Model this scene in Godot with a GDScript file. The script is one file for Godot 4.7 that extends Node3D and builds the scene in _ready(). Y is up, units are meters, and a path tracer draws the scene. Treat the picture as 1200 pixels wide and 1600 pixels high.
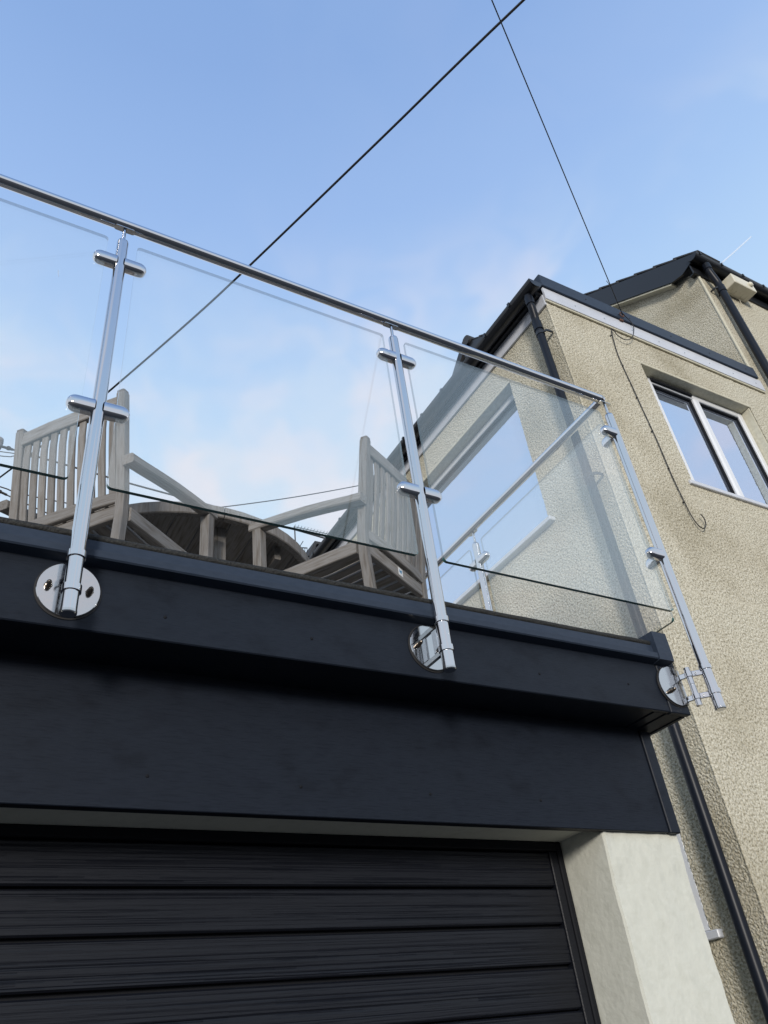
extends Node3D
# A roof terrace over a garage, seen from the ground: steel and glass balustrade, two garden chairs, a roughcast house.

const EY := 1.43            # eye height
const ZP := -1.75           # plane of the balustrade
const ZF := -1.8375         # front of the fascia board
const ZW := -2.016          # front of the panel below it
const XH := 3.275           # side wall of the house
const ZH := -2.46           # front wall of the house
var M := {}
var used := {}


# ------------------------------------------------------------------ mesh building
class MB:
	var v := PackedVector3Array()
	var n := PackedVector3Array()

	func tri(a: Vector3, b: Vector3, c: Vector3, na: Vector3, nb: Vector3, nc: Vector3) -> void:
		if (b - a).cross(c - a).dot(na + nb + nc) > 0.0:
			v.append_array(PackedVector3Array([a, c, b])); n.append_array(PackedVector3Array([na, nc, nb]))
		else:
			v.append_array(PackedVector3Array([a, b, c])); n.append_array(PackedVector3Array([na, nb, nc]))

	func quad_from(mid: Vector3, a: Vector3, b: Vector3, c: Vector3, d: Vector3) -> void:
		var m := (b - a).cross(c - a) + (c - a).cross(d - a)
		if m.length() < 1e-14:
			return
		m = m.normalized()
		if m.dot((a + b + c + d) * 0.25 - mid) < 0.0:
			m = -m
		tri(a, b, c, m, m, m); tri(a, c, d, m, m, m)

	func box(c: Vector3, s: Vector3, ch := 0.0, xf := Transform3D()) -> void:
		var h := s * 0.5
		ch = minf(ch, 0.45 * minf(s.x, minf(s.y, s.z)))
		var p := func(ax: int, sg: Vector3) -> Vector3:
			var q := Vector3()
			for k in 3:
				q[k] = (h[k] if k == ax else h[k] - ch) * sg[k]
			return xf * (c + q)
		var mid: Vector3 = xf * c
		for ax in 3:
			var b := (ax + 1) % 3
			var e := (ax + 2) % 3
			for sg in [-1.0, 1.0]:
				var q := []
				for t in [[-1, -1], [1, -1], [1, 1], [-1, 1]]:
					var g := Vector3(); g[ax] = sg; g[b] = t[0]; g[e] = t[1]
					q.append(p.call(ax, g))
				quad_from(mid, q[0], q[1], q[2], q[3])
		if ch <= 0.0:
			return
		for ax in 3:
			var b := (ax + 1) % 3
			var e := (ax + 2) % 3
			for sa in [-1.0, 1.0]:
				for sb in [-1.0, 1.0]:
					var g0 := Vector3(); g0[ax] = sa; g0[b] = sb; g0[e] = -1
					var g1 := g0; g1[e] = 1
					quad_from(mid, p.call(ax, g0), p.call(ax, g1), p.call(b, g1), p.call(b, g0))
		for sx in [-1.0, 1.0]:
			for sy in [-1.0, 1.0]:
				for sz in [-1.0, 1.0]:
					var g := Vector3(sx, sy, sz)
					var a: Vector3 = p.call(0, g)
					var b2: Vector3 = p.call(1, g)
					var c2: Vector3 = p.call(2, g)
					var m := (b2 - a).cross(c2 - a).normalized()
					if m.dot(a - mid) < 0.0:
						m = -m
					tri(a, b2, c2, m, m, m)

	# a round bar along a line of points
	func tube(pts: Array, r: float, sides := 10, caps := true) -> void:
		var rings := []
		var norms := []
		var side := Vector3()
		for i in pts.size():
			var d: Vector3 = (pts[mini(i + 1, pts.size() - 1)] - pts[maxi(i - 1, 0)]).normalized()
			if i == 0:
				side = d.cross(Vector3.UP if absf(d.y) < 0.9 else Vector3.RIGHT).normalized()
			else:
				side = (side - d * side.dot(d)).normalized()
			var up := d.cross(side)
			var ring := []
			var nn := []
			for k in sides:
				var a := TAU * k / sides
				var o := side * cos(a) + up * sin(a)
				ring.append(pts[i] + o * r); nn.append(o)
			rings.append(ring); norms.append(nn)
		for i in pts.size() - 1:
			for k in sides:
				var k2 := (k + 1) % sides
				tri(rings[i][k], rings[i + 1][k], rings[i + 1][k2], norms[i][k], norms[i + 1][k], norms[i + 1][k2])
				tri(rings[i][k], rings[i + 1][k2], rings[i][k2], norms[i][k], norms[i + 1][k2], norms[i][k2])
		if caps:
			for e in [0, pts.size() - 1]:
				var d: Vector3 = (pts[0] - pts[1]).normalized() if e == 0 else (pts[e] - pts[e - 1]).normalized()
				for k in sides:
					tri(pts[e], rings[e][k], rings[e][(k + 1) % sides], d, d, d)

	# a profile of (radius, height) turned about the y axis of xf; smooth along where asked
	func lathe(prof: Array, xf: Transform3D, sides := 24, smooth := false) -> void:
		var nr := []
		for i in prof.size() - 1:
			var d: Vector2 = prof[i + 1] - prof[i]
			nr.append(Vector2(d.y, -d.x).normalized())
		for i in prof.size() - 1:
			var n0: Vector2 = nr[i]
			var n1: Vector2 = nr[i]
			if smooth:
				if i > 0: n0 = (nr[i - 1] + nr[i]).normalized()
				if i < nr.size() - 1: n1 = (nr[i + 1] + nr[i]).normalized()
			for k in sides:
				var a := TAU * k / sides
				var b := TAU * (k + 1) / sides
				var P := func(q: Vector2, t: float) -> Vector3: return xf * Vector3(q.x * cos(t), q.y, q.x * sin(t))
				var N := func(q: Vector2, t: float) -> Vector3: return (xf.basis * Vector3(q.x * cos(t), q.y, q.x * sin(t))).normalized()
				if prof[i].x > 1e-6:
					tri(P.call(prof[i], a), P.call(prof[i + 1], a), P.call(prof[i], b), N.call(n0, a), N.call(n1, a), N.call(n0, b))
				if prof[i + 1].x > 1e-6:
					tri(P.call(prof[i], b), P.call(prof[i + 1], a), P.call(prof[i + 1], b), N.call(n0, b), N.call(n1, a), N.call(n1, b))

	# a rectangular bar of width w (along side) and depth d along a line of points
	func bar(pts: Array, side: Vector3, w: float, d: float, ch := 0.003) -> void:
		var prof := [Vector2(-w / 2 + ch, -d / 2), Vector2(w / 2 - ch, -d / 2), Vector2(w / 2, -d / 2 + ch), Vector2(w / 2, d / 2 - ch), Vector2(w / 2 - ch, d / 2), Vector2(-w / 2 + ch, d / 2), Vector2(-w / 2, d / 2 - ch), Vector2(-w / 2, -d / 2 + ch)]
		sweep(pts, side, prof)

	func sweep(pts: Array, side: Vector3, prof: Array, caps := true) -> void:
		var rings := []
		for i in pts.size():
			var t: Vector3 = (pts[mini(i + 1, pts.size() - 1)] - pts[maxi(i - 1, 0)]).normalized()
			var s := (side - t * side.dot(t)).normalized()
			var u := t.cross(s)
			var ring := []
			for q in prof:
				ring.append(pts[i] + s * q.x + u * q.y)
			rings.append(ring)
		var np := prof.size()
		for i in pts.size() - 1:
			var mid: Vector3 = (pts[i] + pts[i + 1]) * 0.5
			for k in np:
				var k2 := (k + 1) % np
				quad_from(mid, rings[i][k], rings[i + 1][k], rings[i + 1][k2], rings[i][k2])
		if caps:
			var tris := Geometry2D.triangulate_polygon(PackedVector2Array(prof))
			for e in [0, pts.size() - 1]:
				var d: Vector3 = (pts[0] - pts[1]).normalized() if e == 0 else (pts[e] - pts[e - 1]).normalized()
				for k in range(0, tris.size(), 3):
					tri(rings[e][tris[k]], rings[e][tris[k + 1]], rings[e][tris[k + 2]], d, d, d)

	# a flat outline in the xy plane of xf, thick along z
	func plate(outline: Array, z0: float, z1: float, xf := Transform3D()) -> void:
		var poly := PackedVector2Array(outline)
		var tris := Geometry2D.triangulate_polygon(poly)
		for z in [z0, z1]:
			var d := (xf.basis * Vector3(0, 0, 1 if z == maxf(z0, z1) else -1)).normalized()
			for k in range(0, tris.size(), 3):
				tri(xf * Vector3(poly[tris[k]].x, poly[tris[k]].y, z), xf * Vector3(poly[tris[k + 1]].x, poly[tris[k + 1]].y, z), xf * Vector3(poly[tris[k + 2]].x, poly[tris[k + 2]].y, z), d, d, d)
		var turn := 1.0 if not Geometry2D.is_polygon_clockwise(poly) else -1.0
		for k in poly.size():
			var a := poly[k]
			var b := poly[(k + 1) % poly.size()]
			var d := (xf.basis * Vector3((b - a).y * turn, -(b - a).x * turn, 0)).normalized()
			var p := [xf * Vector3(a.x, a.y, z0), xf * Vector3(b.x, b.y, z0), xf * Vector3(b.x, b.y, z1), xf * Vector3(a.x, a.y, z1)]
			tri(p[0], p[1], p[2], d, d, d); tri(p[0], p[2], p[3], d, d, d)

	func mesh() -> ArrayMesh:
		var a := []
		a.resize(Mesh.ARRAY_MAX)
		a[Mesh.ARRAY_VERTEX] = v
		a[Mesh.ARRAY_NORMAL] = n
		var m := ArrayMesh.new()
		m.add_surface_from_arrays(Mesh.PRIMITIVE_TRIANGLES, a)
		return m


# ------------------------------------------------------------------ naming
func numbered(called: String) -> String:
	var k: int = used.get(called, 0)
	used[called] = k + 1
	return called if k == 0 else "%s_%03d" % [called, k]


func thing(called: String, label: String, category: String, at := Vector3.ZERO, yaw := 0.0, group := "") -> Node3D:
	var o := Node3D.new()
	o.name = numbered(called)
	add_child(o)
	o.position = at
	o.rotation.y = yaw
	tag(o, label, category, group)
	return o


func tag(o: Node, label: String, category: String, group := "") -> void:
	o.set_meta("label", label)
	o.set_meta("category", category)
	if group:
		o.set_meta("group", group)


func part(called: String, shape, material: Material, parent: Node, xf := Transform3D()) -> MeshInstance3D:
	var o := MeshInstance3D.new()
	var k := 0
	var name_ := called
	while parent.has_node(NodePath(name_)):
		k += 1
		name_ = "%s_%03d" % [called, k]
	o.name = name_
	o.mesh = shape.mesh() if shape is MB else shape
	o.material_override = material
	o.transform = xf
	parent.add_child(o, true)
	return o


func structure(called: String, shape, material: Material) -> MeshInstance3D:
	var o := part(called, shape, material, self)
	o.set_meta("kind", "structure")
	return o


func boxpart(called: String, lo: Vector3, hi: Vector3, material: Material, parent: Node, ch := 0.002) -> MeshInstance3D:
	var b := MB.new()
	b.box(Vector3.ZERO, (hi - lo).abs(), ch)
	return part(called, b, material, parent, Transform3D(Basis(), (lo + hi) * 0.5))


# ------------------------------------------------------------------ materials
func noise(kind: int, freq: float, octaves: int, s: int) -> FastNoiseLite:
	var f := FastNoiseLite.new()
	f.noise_type = kind
	f.frequency = freq
	f.seed = s
	f.fractal_type = FastNoiseLite.FRACTAL_FBM if octaves > 1 else FastNoiseLite.FRACTAL_NONE
	f.fractal_octaves = octaves
	return f


func tex(f: FastNoiseLite, size: int, ramp: Array) -> NoiseTexture2D:
	var t := NoiseTexture2D.new()
	t.width = size
	t.height = size
	t.seamless = true
	t.noise = f
	if ramp.size():
		var g := Gradient.new()
		g.offsets = PackedFloat32Array(range(ramp.size()).map(func(i): return float(i) / (ramp.size() - 1)))
		g.colors = PackedColorArray(ramp)
		t.color_ramp = g
	return t


func lin(r: float, g: float, b: float) -> Color:
	return Color(r, g, b).linear_to_srgb()


func solid(c: Color, rough: float, metal := 0.0) -> StandardMaterial3D:
	var m := StandardMaterial3D.new()
	m.albedo_color = c
	m.roughness = rough
	m.metallic = metal
	return m


func grained(ramp: Array, f: FastNoiseLite, scale: Vector3, rough: float, relief := 0.0, world := false, offset := Vector3.ZERO, hf: FastNoiseLite = null) -> StandardMaterial3D:
	var m := solid(Color.WHITE, rough)
	m.albedo_texture = tex(f, 512, ramp)
	m.uv1_triplanar = true
	m.uv1_world_triplanar = world
	m.uv1_scale = scale
	m.uv1_offset = offset
	if relief > 0.0:
		m.heightmap_enabled = true
		m.heightmap_texture = tex(hf if hf else f, 512, [])
		m.heightmap_scale = relief
	return m


func materials() -> void:
	var S := FastNoiseLite.TYPE_SIMPLEX_SMOOTH
	# steel
	M.steel = solid(lin(0.64, 0.64, 0.66), 0.05, 1.0)
	M.steel_worn = solid(lin(0.55, 0.555, 0.56), 0.2, 1.0)
	M.steel_worn.roughness_texture = tex(noise(S, 0.02, 4, 3), 256, [Color(0.3, 0.3, 0.3), Color(1, 1, 1)])
	M.steel_worn.roughness = 0.16
	M.steel_worn.uv1_triplanar = true
	M.steel_worn.uv1_scale = Vector3(12, 12, 12)
	M.bolt = solid(lin(0.22, 0.19, 0.16), 0.3, 1.0)
	M.rubber = solid(lin(0.012, 0.012, 0.013), 0.7)
	# glass
	M.glass = solid(Color(0.8, 0.88, 0.9, 0.05), 0.0)  # pale alpha: slight dust, raised to paint in the veil of reflected sky
	M.glass.transparency = BaseMaterial3D.TRANSPARENCY_ALPHA
	M.glass_edge = solid(lin(0.04, 0.125, 0.12), 0.15)
	M.glass_edge_thin = solid(Color(lin(0.10, 0.16, 0.18), 0.38), 0.1)
	M.glass_edge_thin.transparency = BaseMaterial3D.TRANSPARENCY_ALPHA
	M.window_glass = solid(lin(0.56, 0.65, 0.82), 0.02, 0.9)
	M.frame = solid(lin(0.70, 0.72, 0.75), 0.3)
	# dark foil boards: fine grain along x
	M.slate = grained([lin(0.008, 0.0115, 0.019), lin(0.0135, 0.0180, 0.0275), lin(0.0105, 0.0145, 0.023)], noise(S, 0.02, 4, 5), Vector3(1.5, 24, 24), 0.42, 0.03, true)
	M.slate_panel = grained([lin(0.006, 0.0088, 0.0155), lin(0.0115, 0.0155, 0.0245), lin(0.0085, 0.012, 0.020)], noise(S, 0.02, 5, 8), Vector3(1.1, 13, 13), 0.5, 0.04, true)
	M.trim = grained([lin(0.026, 0.037, 0.058), lin(0.034, 0.046, 0.070)], noise(S, 0.02, 4, 9), Vector3(2, 6, 6), 0.4, 0.0, true)
	M.membrane = grained([lin(0.006, 0.006, 0.006), lin(0.012, 0.0125, 0.012), lin(0.035, 0.036, 0.032)], noise(S, 0.03, 5, 10), Vector3(5, 5, 5), 0.75, 0.3, true)
	M.door = []
	for k in 3:
		M.door.append(grained([lin(0.0048, 0.0056, 0.0090), lin(0.0076, 0.0088, 0.0132), lin(0.0060, 0.0072, 0.0110)], noise(S, 0.012, 4, 20 + k), Vector3(0.7, 22, 22), 0.40, 0.05, false, Vector3(0.37 * k, 0.21 * k, 0)))
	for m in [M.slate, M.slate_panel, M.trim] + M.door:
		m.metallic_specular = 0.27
	for m in M.door:
		m.metallic_specular = 0.36
		m.roughness = 0.38
	# handling marks and dust haze on the dark boards
	for m in [M.slate, M.slate_panel]:
		m.detail_enabled = true
		m.detail_albedo = tex(noise(S, 0.012, 5, 36), 512, [Color(0.78, 0.78, 0.80), Color(0.96, 0.96, 0.96), Color(1, 1, 1), Color(0.88, 0.88, 0.9)])
		m.detail_blend_mode = BaseMaterial3D.BLEND_MODE_MUL
		m.detail_uv_layer = BaseMaterial3D.DETAIL_UV_2
		m.uv2_triplanar = true
		m.uv2_world_triplanar = true
		m.uv2_scale = Vector3(0.8, 1.3, 0.8)
	M.black = solid(lin(0.010, 0.011, 0.014), 0.35)
	M.black_matt = solid(lin(0.012, 0.013, 0.016), 0.6)
	M.black_matt.metallic_specular = 0.2
	M.pipe = grained([lin(0.006, 0.008, 0.014), lin(0.009, 0.012, 0.020)], noise(S, 0.01, 4, 11), Vector3(4, 1, 4), 0.38, 0.0, true)
	M.pipe.metallic_specular = 0.33
	M.cable = solid(lin(0.012, 0.012, 0.014), 0.6)
	M.cable_pale = solid(lin(0.05, 0.05, 0.055), 0.6)
	# masonry
	M.cream = grained([lin(0.54, 0.545, 0.475), lin(0.60, 0.605, 0.535), lin(0.57, 0.575, 0.505)], noise(S, 0.012, 5, 12), Vector3(2, 2, 2), 0.75, 0.10, true, Vector3.ZERO, noise(S, 0.03, 6, 14))
	M.lintel = grained([lin(0.42, 0.40, 0.33), lin(0.52, 0.50, 0.42)], noise(S, 0.012, 5, 15), Vector3(2, 2, 2), 0.85, 0.3, true)
	M.roughcast = grained([lin(0.17, 0.155, 0.11), lin(0.30, 0.275, 0.20), lin(0.49, 0.465, 0.365), lin(0.60, 0.575, 0.475), lin(0.66, 0.64, 0.54), lin(0.71, 0.695, 0.60)], noise(S, 0.085, 2, 16), Vector3(1.25, 1.25, 1.25), 0.95, 0.65, true, Vector3.ZERO, noise(S, 0.12, 3, 17))  # grain tones; the dark flecks also paint in the shade of pits
	M.roughcast.detail_enabled = true
	M.roughcast.detail_albedo = tex(noise(S, 0.006, 5, 18), 512, [Color(0.82, 0.80, 0.76), Color(0.97, 0.96, 0.95), Color(1, 1, 1)])
	M.roughcast.detail_blend_mode = BaseMaterial3D.BLEND_MODE_MUL
	M.roughcast.detail_uv_layer = BaseMaterial3D.DETAIL_UV_2
	M.roughcast.uv2_triplanar = true
	M.roughcast.uv2_world_triplanar = true
	M.roughcast.uv2_scale = Vector3(0.31, 0.31, 0.31)
	M.reveal = grained([lin(0.50, 0.475, 0.37), lin(0.60, 0.575, 0.46)], noise(S, 0.02, 4, 19), Vector3(2, 2, 2), 0.9, 0.3, true)
	M.white = grained([lin(0.52, 0.54, 0.59), lin(0.60, 0.62, 0.66)], noise(S, 0.01, 4, 30), Vector3(1, 1, 1), 0.35, 0.0, true)
	M.alarm = grained([lin(0.62, 0.58, 0.46), lin(0.70, 0.67, 0.56)], noise(S, 0.01, 4, 31), Vector3(2, 2, 2), 0.45, 0.0, true)
	M.tile = grained([lin(0.02, 0.022, 0.026), lin(0.045, 0.047, 0.05)], noise(S, 0.02, 4, 32), Vector3(3, 3, 3), 0.7, 0.2, true)
	M.asphalt = grained([lin(0.035, 0.035, 0.037), lin(0.06, 0.06, 0.06)], noise(S, 0.04, 5, 33), Vector3(0.7, 0.7, 0.7), 0.9, 0.3, true)
	M.wall_grey = grained([lin(0.16, 0.16, 0.17), lin(0.24, 0.24, 0.25)], noise(S, 0.02, 4, 34), Vector3(0.6, 2, 0.6), 0.9, 0.0, true)
	M.rust = solid(lin(0.12, 0.055, 0.035), 0.8)
	M.deck = grained([lin(0.20, 0.17, 0.14), lin(0.28, 0.25, 0.21)], noise(S, 0.03, 4, 35), Vector3(2, 2, 2), 0.8, 0.0, true)
	# weathered teak: grain along each piece's own y axis
	M.wood = []
	var tones := [1.0, 0.86, 1.1, 0.94]
	for k in 4:
		var t: float = tones[k]
		M.wood.append(grained([lin(0.125 * t, 0.105 * t, 0.086 * t), lin(0.21 * t, 0.193 * t, 0.176 * t), lin(0.26 * t, 0.25 * t, 0.24 * t), lin(0.17 * t, 0.15 * t, 0.133 * t)], noise(S, 0.013, 5, 40 + k), Vector3(9, 0.8, 9), 0.85, 0.12, false, Vector3(0.31 * k, 0.17 * k, 0.43 * k)))
	M.wood_end = grained([lin(0.12, 0.10, 0.085), lin(0.2, 0.18, 0.16)], noise(S, 0.03, 4, 46), Vector3(8, 8, 8), 0.9)
	M.wood_dark = grained([lin(0.05, 0.042, 0.035), lin(0.10, 0.085, 0.07)], noise(S, 0.013, 5, 47), Vector3(9, 0.8, 9), 0.9, 0.1)
	M.paper = solid(lin(0.75, 0.75, 0.74), 0.6)
	M.ink = solid(lin(0.05, 0.22, 0.42), 0.6)
	M.vapour = solid(lin(0.9, 0.9, 0.92), 1.0)
	M.vapour.albedo_color.a = 0.3
	M.vapour.transparency = BaseMaterial3D.TRANSPARENCY_ALPHA


# ------------------------------------------------------------------ sky
const SKY_UP := [[-90.0, 0.30, 0.33, 0.36], [0.0, 0.78, 0.82, 0.88], [15.0, 0.76, 0.83, 0.93], [30.0, 0.68, 0.82, 0.96], [37.0, 0.585, 0.77, 0.965], [44.0, 0.475, 0.675, 0.945], [50.0, 0.395, 0.585, 0.905], [57.0, 0.325, 0.50, 0.845], [66.0, 0.262, 0.425, 0.765], [90.0, 0.19, 0.34, 0.67]]


func sky_colour(dir: Vector3, f: FastNoiseLite, g: FastNoiseLite) -> Color:
	var el := rad_to_deg(asin(clampf(dir.y, -1, 1)))
	var c := Vector3()
	for i in SKY_UP.size() - 1:
		if el <= SKY_UP[i + 1][0] or i == SKY_UP.size() - 2:
			var t := clampf((el - SKY_UP[i][0]) / (SKY_UP[i + 1][0] - SKY_UP[i][0]), 0, 1)
			c = Vector3(SKY_UP[i][1], SKY_UP[i][2], SKY_UP[i][3]).lerp(Vector3(SKY_UP[i + 1][1], SKY_UP[i + 1][2], SKY_UP[i + 1][3]), t)
			break
	if el > 2.0:
		var p := Vector2(dir.x, dir.z) / (dir.y + 0.15)
		var w := Vector2(g.get_noise_2d(p.x * 3.0, p.y * 3.0), g.get_noise_2d(p.x * 3.0 + 40.0, p.y * 3.0 - 17.0)) * 0.12
		var d := f.get_noise_2d(p.x + w.x, p.y + w.y) * 0.5 + 0.5
		var low := smoothstep(57.0, 45.0, el)
		var cover := smoothstep(0.47 - 0.07 * low, 0.76 - 0.04 * low, d) * lerpf(0.04, 0.82, low)
		var body := g.get_noise_2d(p.x * 5.0 - 9.0, p.y * 5.0 + 5.0) * 0.5 + 0.5
		c = c.lerp(Vector3(0.68, 0.77, 0.90).lerp(Vector3(0.84, 0.81, 0.87), smoothstep(0.35, 0.65, body)), cover)
	return Color(c.x, c.y, c.z)


func make_sky() -> Image:
	var f := noise(FastNoiseLite.TYPE_SIMPLEX_SMOOTH, 1.25, 5, 105)
	f.fractal_gain = 0.6
	var g := noise(FastNoiseLite.TYPE_SIMPLEX_SMOOTH, 1.0, 4, 183)
	var w := 2048
	var h := 1024
	var im := Image.create(w, h, false, Image.FORMAT_RGBF)
	for j in h:
		var up := PI * (0.5 - (j + 0.5) / h)
		if up < -0.02:
			im.fill_rect(Rect2i(0, j, w, h - j), Color(0.30, 0.33, 0.36))
			break
		var cy := cos(up)
		var sy := sin(up)
		for i in w:
			var a := TAU * (i + 0.5) / w + 0.04
			im.set_pixel(i, j, sky_colour(Vector3(cy * sin(a), sy, -cy * cos(a)), f, g))
	return im


func surroundings() -> void:
	var cam := Camera3D.new()
	cam.name = "camera"
	cam.fov = rad_to_deg(2.0 * atan(800.0 / 1233.0))
	cam.keep_aspect = Camera3D.KEEP_HEIGHT
	cam.near = 0.05
	cam.far = 4000.0
	cam.transform = Transform3D(Basis(Vector3(0.8718, -0.1079, 0.4779).normalized(), Vector3(-0.2107, 0.7976, 0.5646).normalized(), Vector3(-0.4422, -0.5930, 0.6733).normalized()).orthonormalized(), Vector3(0, EY, 0))
	add_child(cam)
	cam.current = true
	var sky := Sky.new()
	var pm := PanoramaSkyMaterial.new()
	pm.panorama = ImageTexture.create_from_image(make_sky())
	sky.sky_material = pm
	var e := Environment.new()
	e.background_mode = Environment.BG_SKY
	e.sky = sky
	e.background_energy_multiplier = 0.5
	e.tonemap_mode = Environment.TONE_MAPPER_LINEAR
	e.tonemap_exposure = 2.0
	e.sdfgi_enabled = true
	e.ssao_enabled = true
	e.ssil_enabled = true
	var we := WorldEnvironment.new()
	we.name = "surroundings"
	we.environment = e
	add_child(we)
	var sun := DirectionalLight3D.new()
	sun.name = "sun"
	sun.light_energy = 0.44
	sun.light_color = Color(1.0, 0.97, 0.93)
	sun.light_angular_distance = 11.0
	sun.shadow_enabled = true
	add_child(sun)
	sun.look_at_from_position(Vector3.ZERO, -Vector3(-0.52, 0.17, 0.835), Vector3.UP)


# ------------------------------------------------------------------ garage under the terrace
func garage() -> void:
	var g := thing("garage", "dark panelled garage with a flat terrace roof and a cream pier", "garage")
	# roof slab and everything that trims its edge
	boxpart("terrace_deck", Vector3(-1.1, 2.46, -7.0), Vector3(2.36, 2.675, -1.86), M.deck, g)
	var fb := boxpart("fascia_board", Vector3(-1.1, 2.437, ZF - 0.020), Vector3(2.325, 2.66, ZF), M.slate, g, 0.003)
	for q in [[-0.4, 2.508], [0.037, 2.509], [0.477, 2.508], [0.902, 2.511], [1.739, 2.510], [2.15, 2.524]]:
		var s := MB.new()
		s.lathe([Vector2(0.0045, -0.001), Vector2(0.0045, 0.0012), Vector2(0.003, 0.0022), Vector2(0, 0.0024)], Transform3D(Basis(Vector3.RIGHT, PI / 2), Vector3.ZERO), 10, true)
		part("screw", s, M.black_matt, fb, Transform3D(Basis(), Vector3(q[0], q[1], ZF) - fb.position))
	# the corner piece and the board down the side
	boxpart("corner_board", Vector3(2.327, 2.434, ZF - 0.022), Vector3(2.428, 2.66, ZF + 0.003), M.slate, g, 0.003)
	boxpart("side_fascia_board", Vector3(2.405, 2.434, -7.0), Vector3(2.425, 2.66, ZF - 0.024), M.slate, g, 0.003)
	# soffit: a long board, and short ones across its end
	boxpart("soffit_board", Vector3(-1.1, 2.441, -2.03), Vector3(2.26, 2.455, ZF - 0.022), M.slate, g, 0.002)
	boxpart("soffit_board", Vector3(2.266, 2.439, -2.06), Vector3(2.318, 2.455, ZF - 0.022), M.slate, g, 0.002)
	boxpart("soffit_board", Vector3(2.324, 2.437, -2.08), Vector3(2.403, 2.455, ZF - 0.024), M.slate, g, 0.002)
	# drip trim along the top
	var t := MB.new()
	t.sweep([Vector3(2.312, 0, 0), Vector3(-1.1, 0, 0)], Vector3(0, 0, 1), [Vector2(-1.86, 2.624), Vector2(-1.836, 2.624), Vector2(-1.802, 2.629), Vector2(-1.798, 2.633), Vector2(-1.797, 2.652), Vector2(-1.811, 2.656), Vector2(-1.815, 2.692), Vector2(-1.86, 2.693)])
	part("drip_trim", t, M.trim, g)
	var t2 := MB.new()
	t2.sweep([Vector3(2.388, 0, 0), Vector3(2.3135, 0, 0)], Vector3(0, 0, 1), [Vector2(-1.86, 2.622), Vector2(-1.834, 2.622), Vector2(-1.796, 2.627), Vector2(-1.794, 2.655), Vector2(-1.794, 2.742), Vector2(-1.86, 2.745)])
	part("end_cap", t2, M.trim, g)
	boxpart("side_trim", Vector3(2.36, 2.60, -7.0), Vector3(2.436, 2.738, -1.862), M.trim, g, 0.003)
	var pts := []
	var rng := noise(FastNoiseLite.TYPE_SIMPLEX_SMOOTH, 6.0, 2, 4)
	for k in 120:
		var x := lerpf(-1.1, 2.311, k / 119.0)
		pts.append(Vector3(x, 2.704 + 0.002 * rng.get_noise_1d(x), -1.826 + 0.002 * rng.get_noise_1d(x + 30.0)))
	var roll := MB.new()
	roll.tube(pts, 0.0125, 10)
	part("membrane_edge", roll, M.membrane, g)
	# panel below, its corner strip and its shadow line
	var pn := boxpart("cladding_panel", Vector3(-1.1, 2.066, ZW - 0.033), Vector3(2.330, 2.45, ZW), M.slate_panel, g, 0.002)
	for q in [[-0.33, 2.148], [0.09, 2.15], [0.504, 2.149], [0.929, 2.146], [1.354, 2.148], [1.78, 2.150]]:
		var s := MB.new()
		s.lathe([Vector2(0.0045, -0.001), Vector2(0.0045, 0.0012), Vector2(0.003, 0.0022), Vector2(0, 0.0024)], Transform3D(Basis(Vector3.RIGHT, PI / 2), Vector3.ZERO), 10, true)
		part("screw", s, M.black_matt, pn, Transform3D(Basis(), Vector3(q[0], q[1], ZW) - pn.position))
	boxpart("corner_strip", Vector3(2.334, 2.064, ZW - 0.05), Vector3(2.384, 2.434, ZW + 0.006), M.slate, g, 0.003)
	# lintel, piers, side wall
	boxpart("lintel", Vector3(-0.80, 2.0895, -2.36), Vector3(2.368, 2.44, ZW - 0.034), M.cream, g, 0.004)
	pier(g, 2.031, 2.385)
	pier(g, -0.80, -0.462)
	boxpart("side_wall", Vector3(2.16, 0.0, -7.0), Vector3(2.36, 2.43, -2.56), M.cream, g)
	boxpart("back_wall", Vector3(-1.0, 0.0, -7.15), Vector3(2.36, 2.43, -7.004), M.cream, g)
	boxpart("side_wall", Vector3(-1.1, 0.0, -7.0), Vector3(-0.9, 2.43, -2.56), M.cream, g)
	garage_door(g)


func pier(g: Node3D, x0: float, x1: float) -> void:
	# hand-trowelled render: a slightly uneven face and soft arrises
	var f := noise(FastNoiseLite.TYPE_SIMPLEX_SMOOTH, 2.2, 4, 51)
	var b := MB.new()
	var y0 := 0.0
	var y1 := 2.0905
	var rows := 100
	var ring := []
	var z1 := -2.55
	for j in rows + 1:
		var y := lerpf(y0, y1, float(j) / rows)
		var row := []
		var outline := []
		for k in 15:
			outline.append(Vector2(x0, lerpf(z1, ZW - 0.026, k / 14.0)))
		outline[14].y -= 0.004
		outline.append(Vector2(x0 + 0.005, ZW - 0.021))
		for k in range(1, 16):
			outline.append(Vector2(lerpf(x0 + 0.005, x1 - 0.005, k / 15.0), ZW - 0.021))
		outline.append(Vector2(x1, ZW - 0.027))
		outline.append(Vector2(x1, z1))
		for q in outline:
			var d := 0.0035 * f.get_noise_3d(q.x * 2.0, y * 2.0, q.y * 2.0) + 0.0017 * f.get_noise_3d(q.x * 8.0, y * 8.0, q.y * 8.0) + 0.004 * smoothstep(1.93, 1.99, y + 0.03 * f.get_noise_1d(q.x * 7.0)) * (0.5 + f.get_noise_2d(q.x * 5.0, y * 3.0))
			row.append(Vector3(q.x + d * 0.6, y, q.y + d))
		ring.append(row)
	var mid := Vector3((x0 + x1) / 2, 0, -2.28)
	for j in rows:
		for k in ring[0].size() - 1:
			mid.y = ring[j][k].y
			b.quad_from(mid, ring[j][k], ring[j][k + 1], ring[j + 1][k + 1], ring[j + 1][k])
	part("pier", b, M.cream, g)


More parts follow.
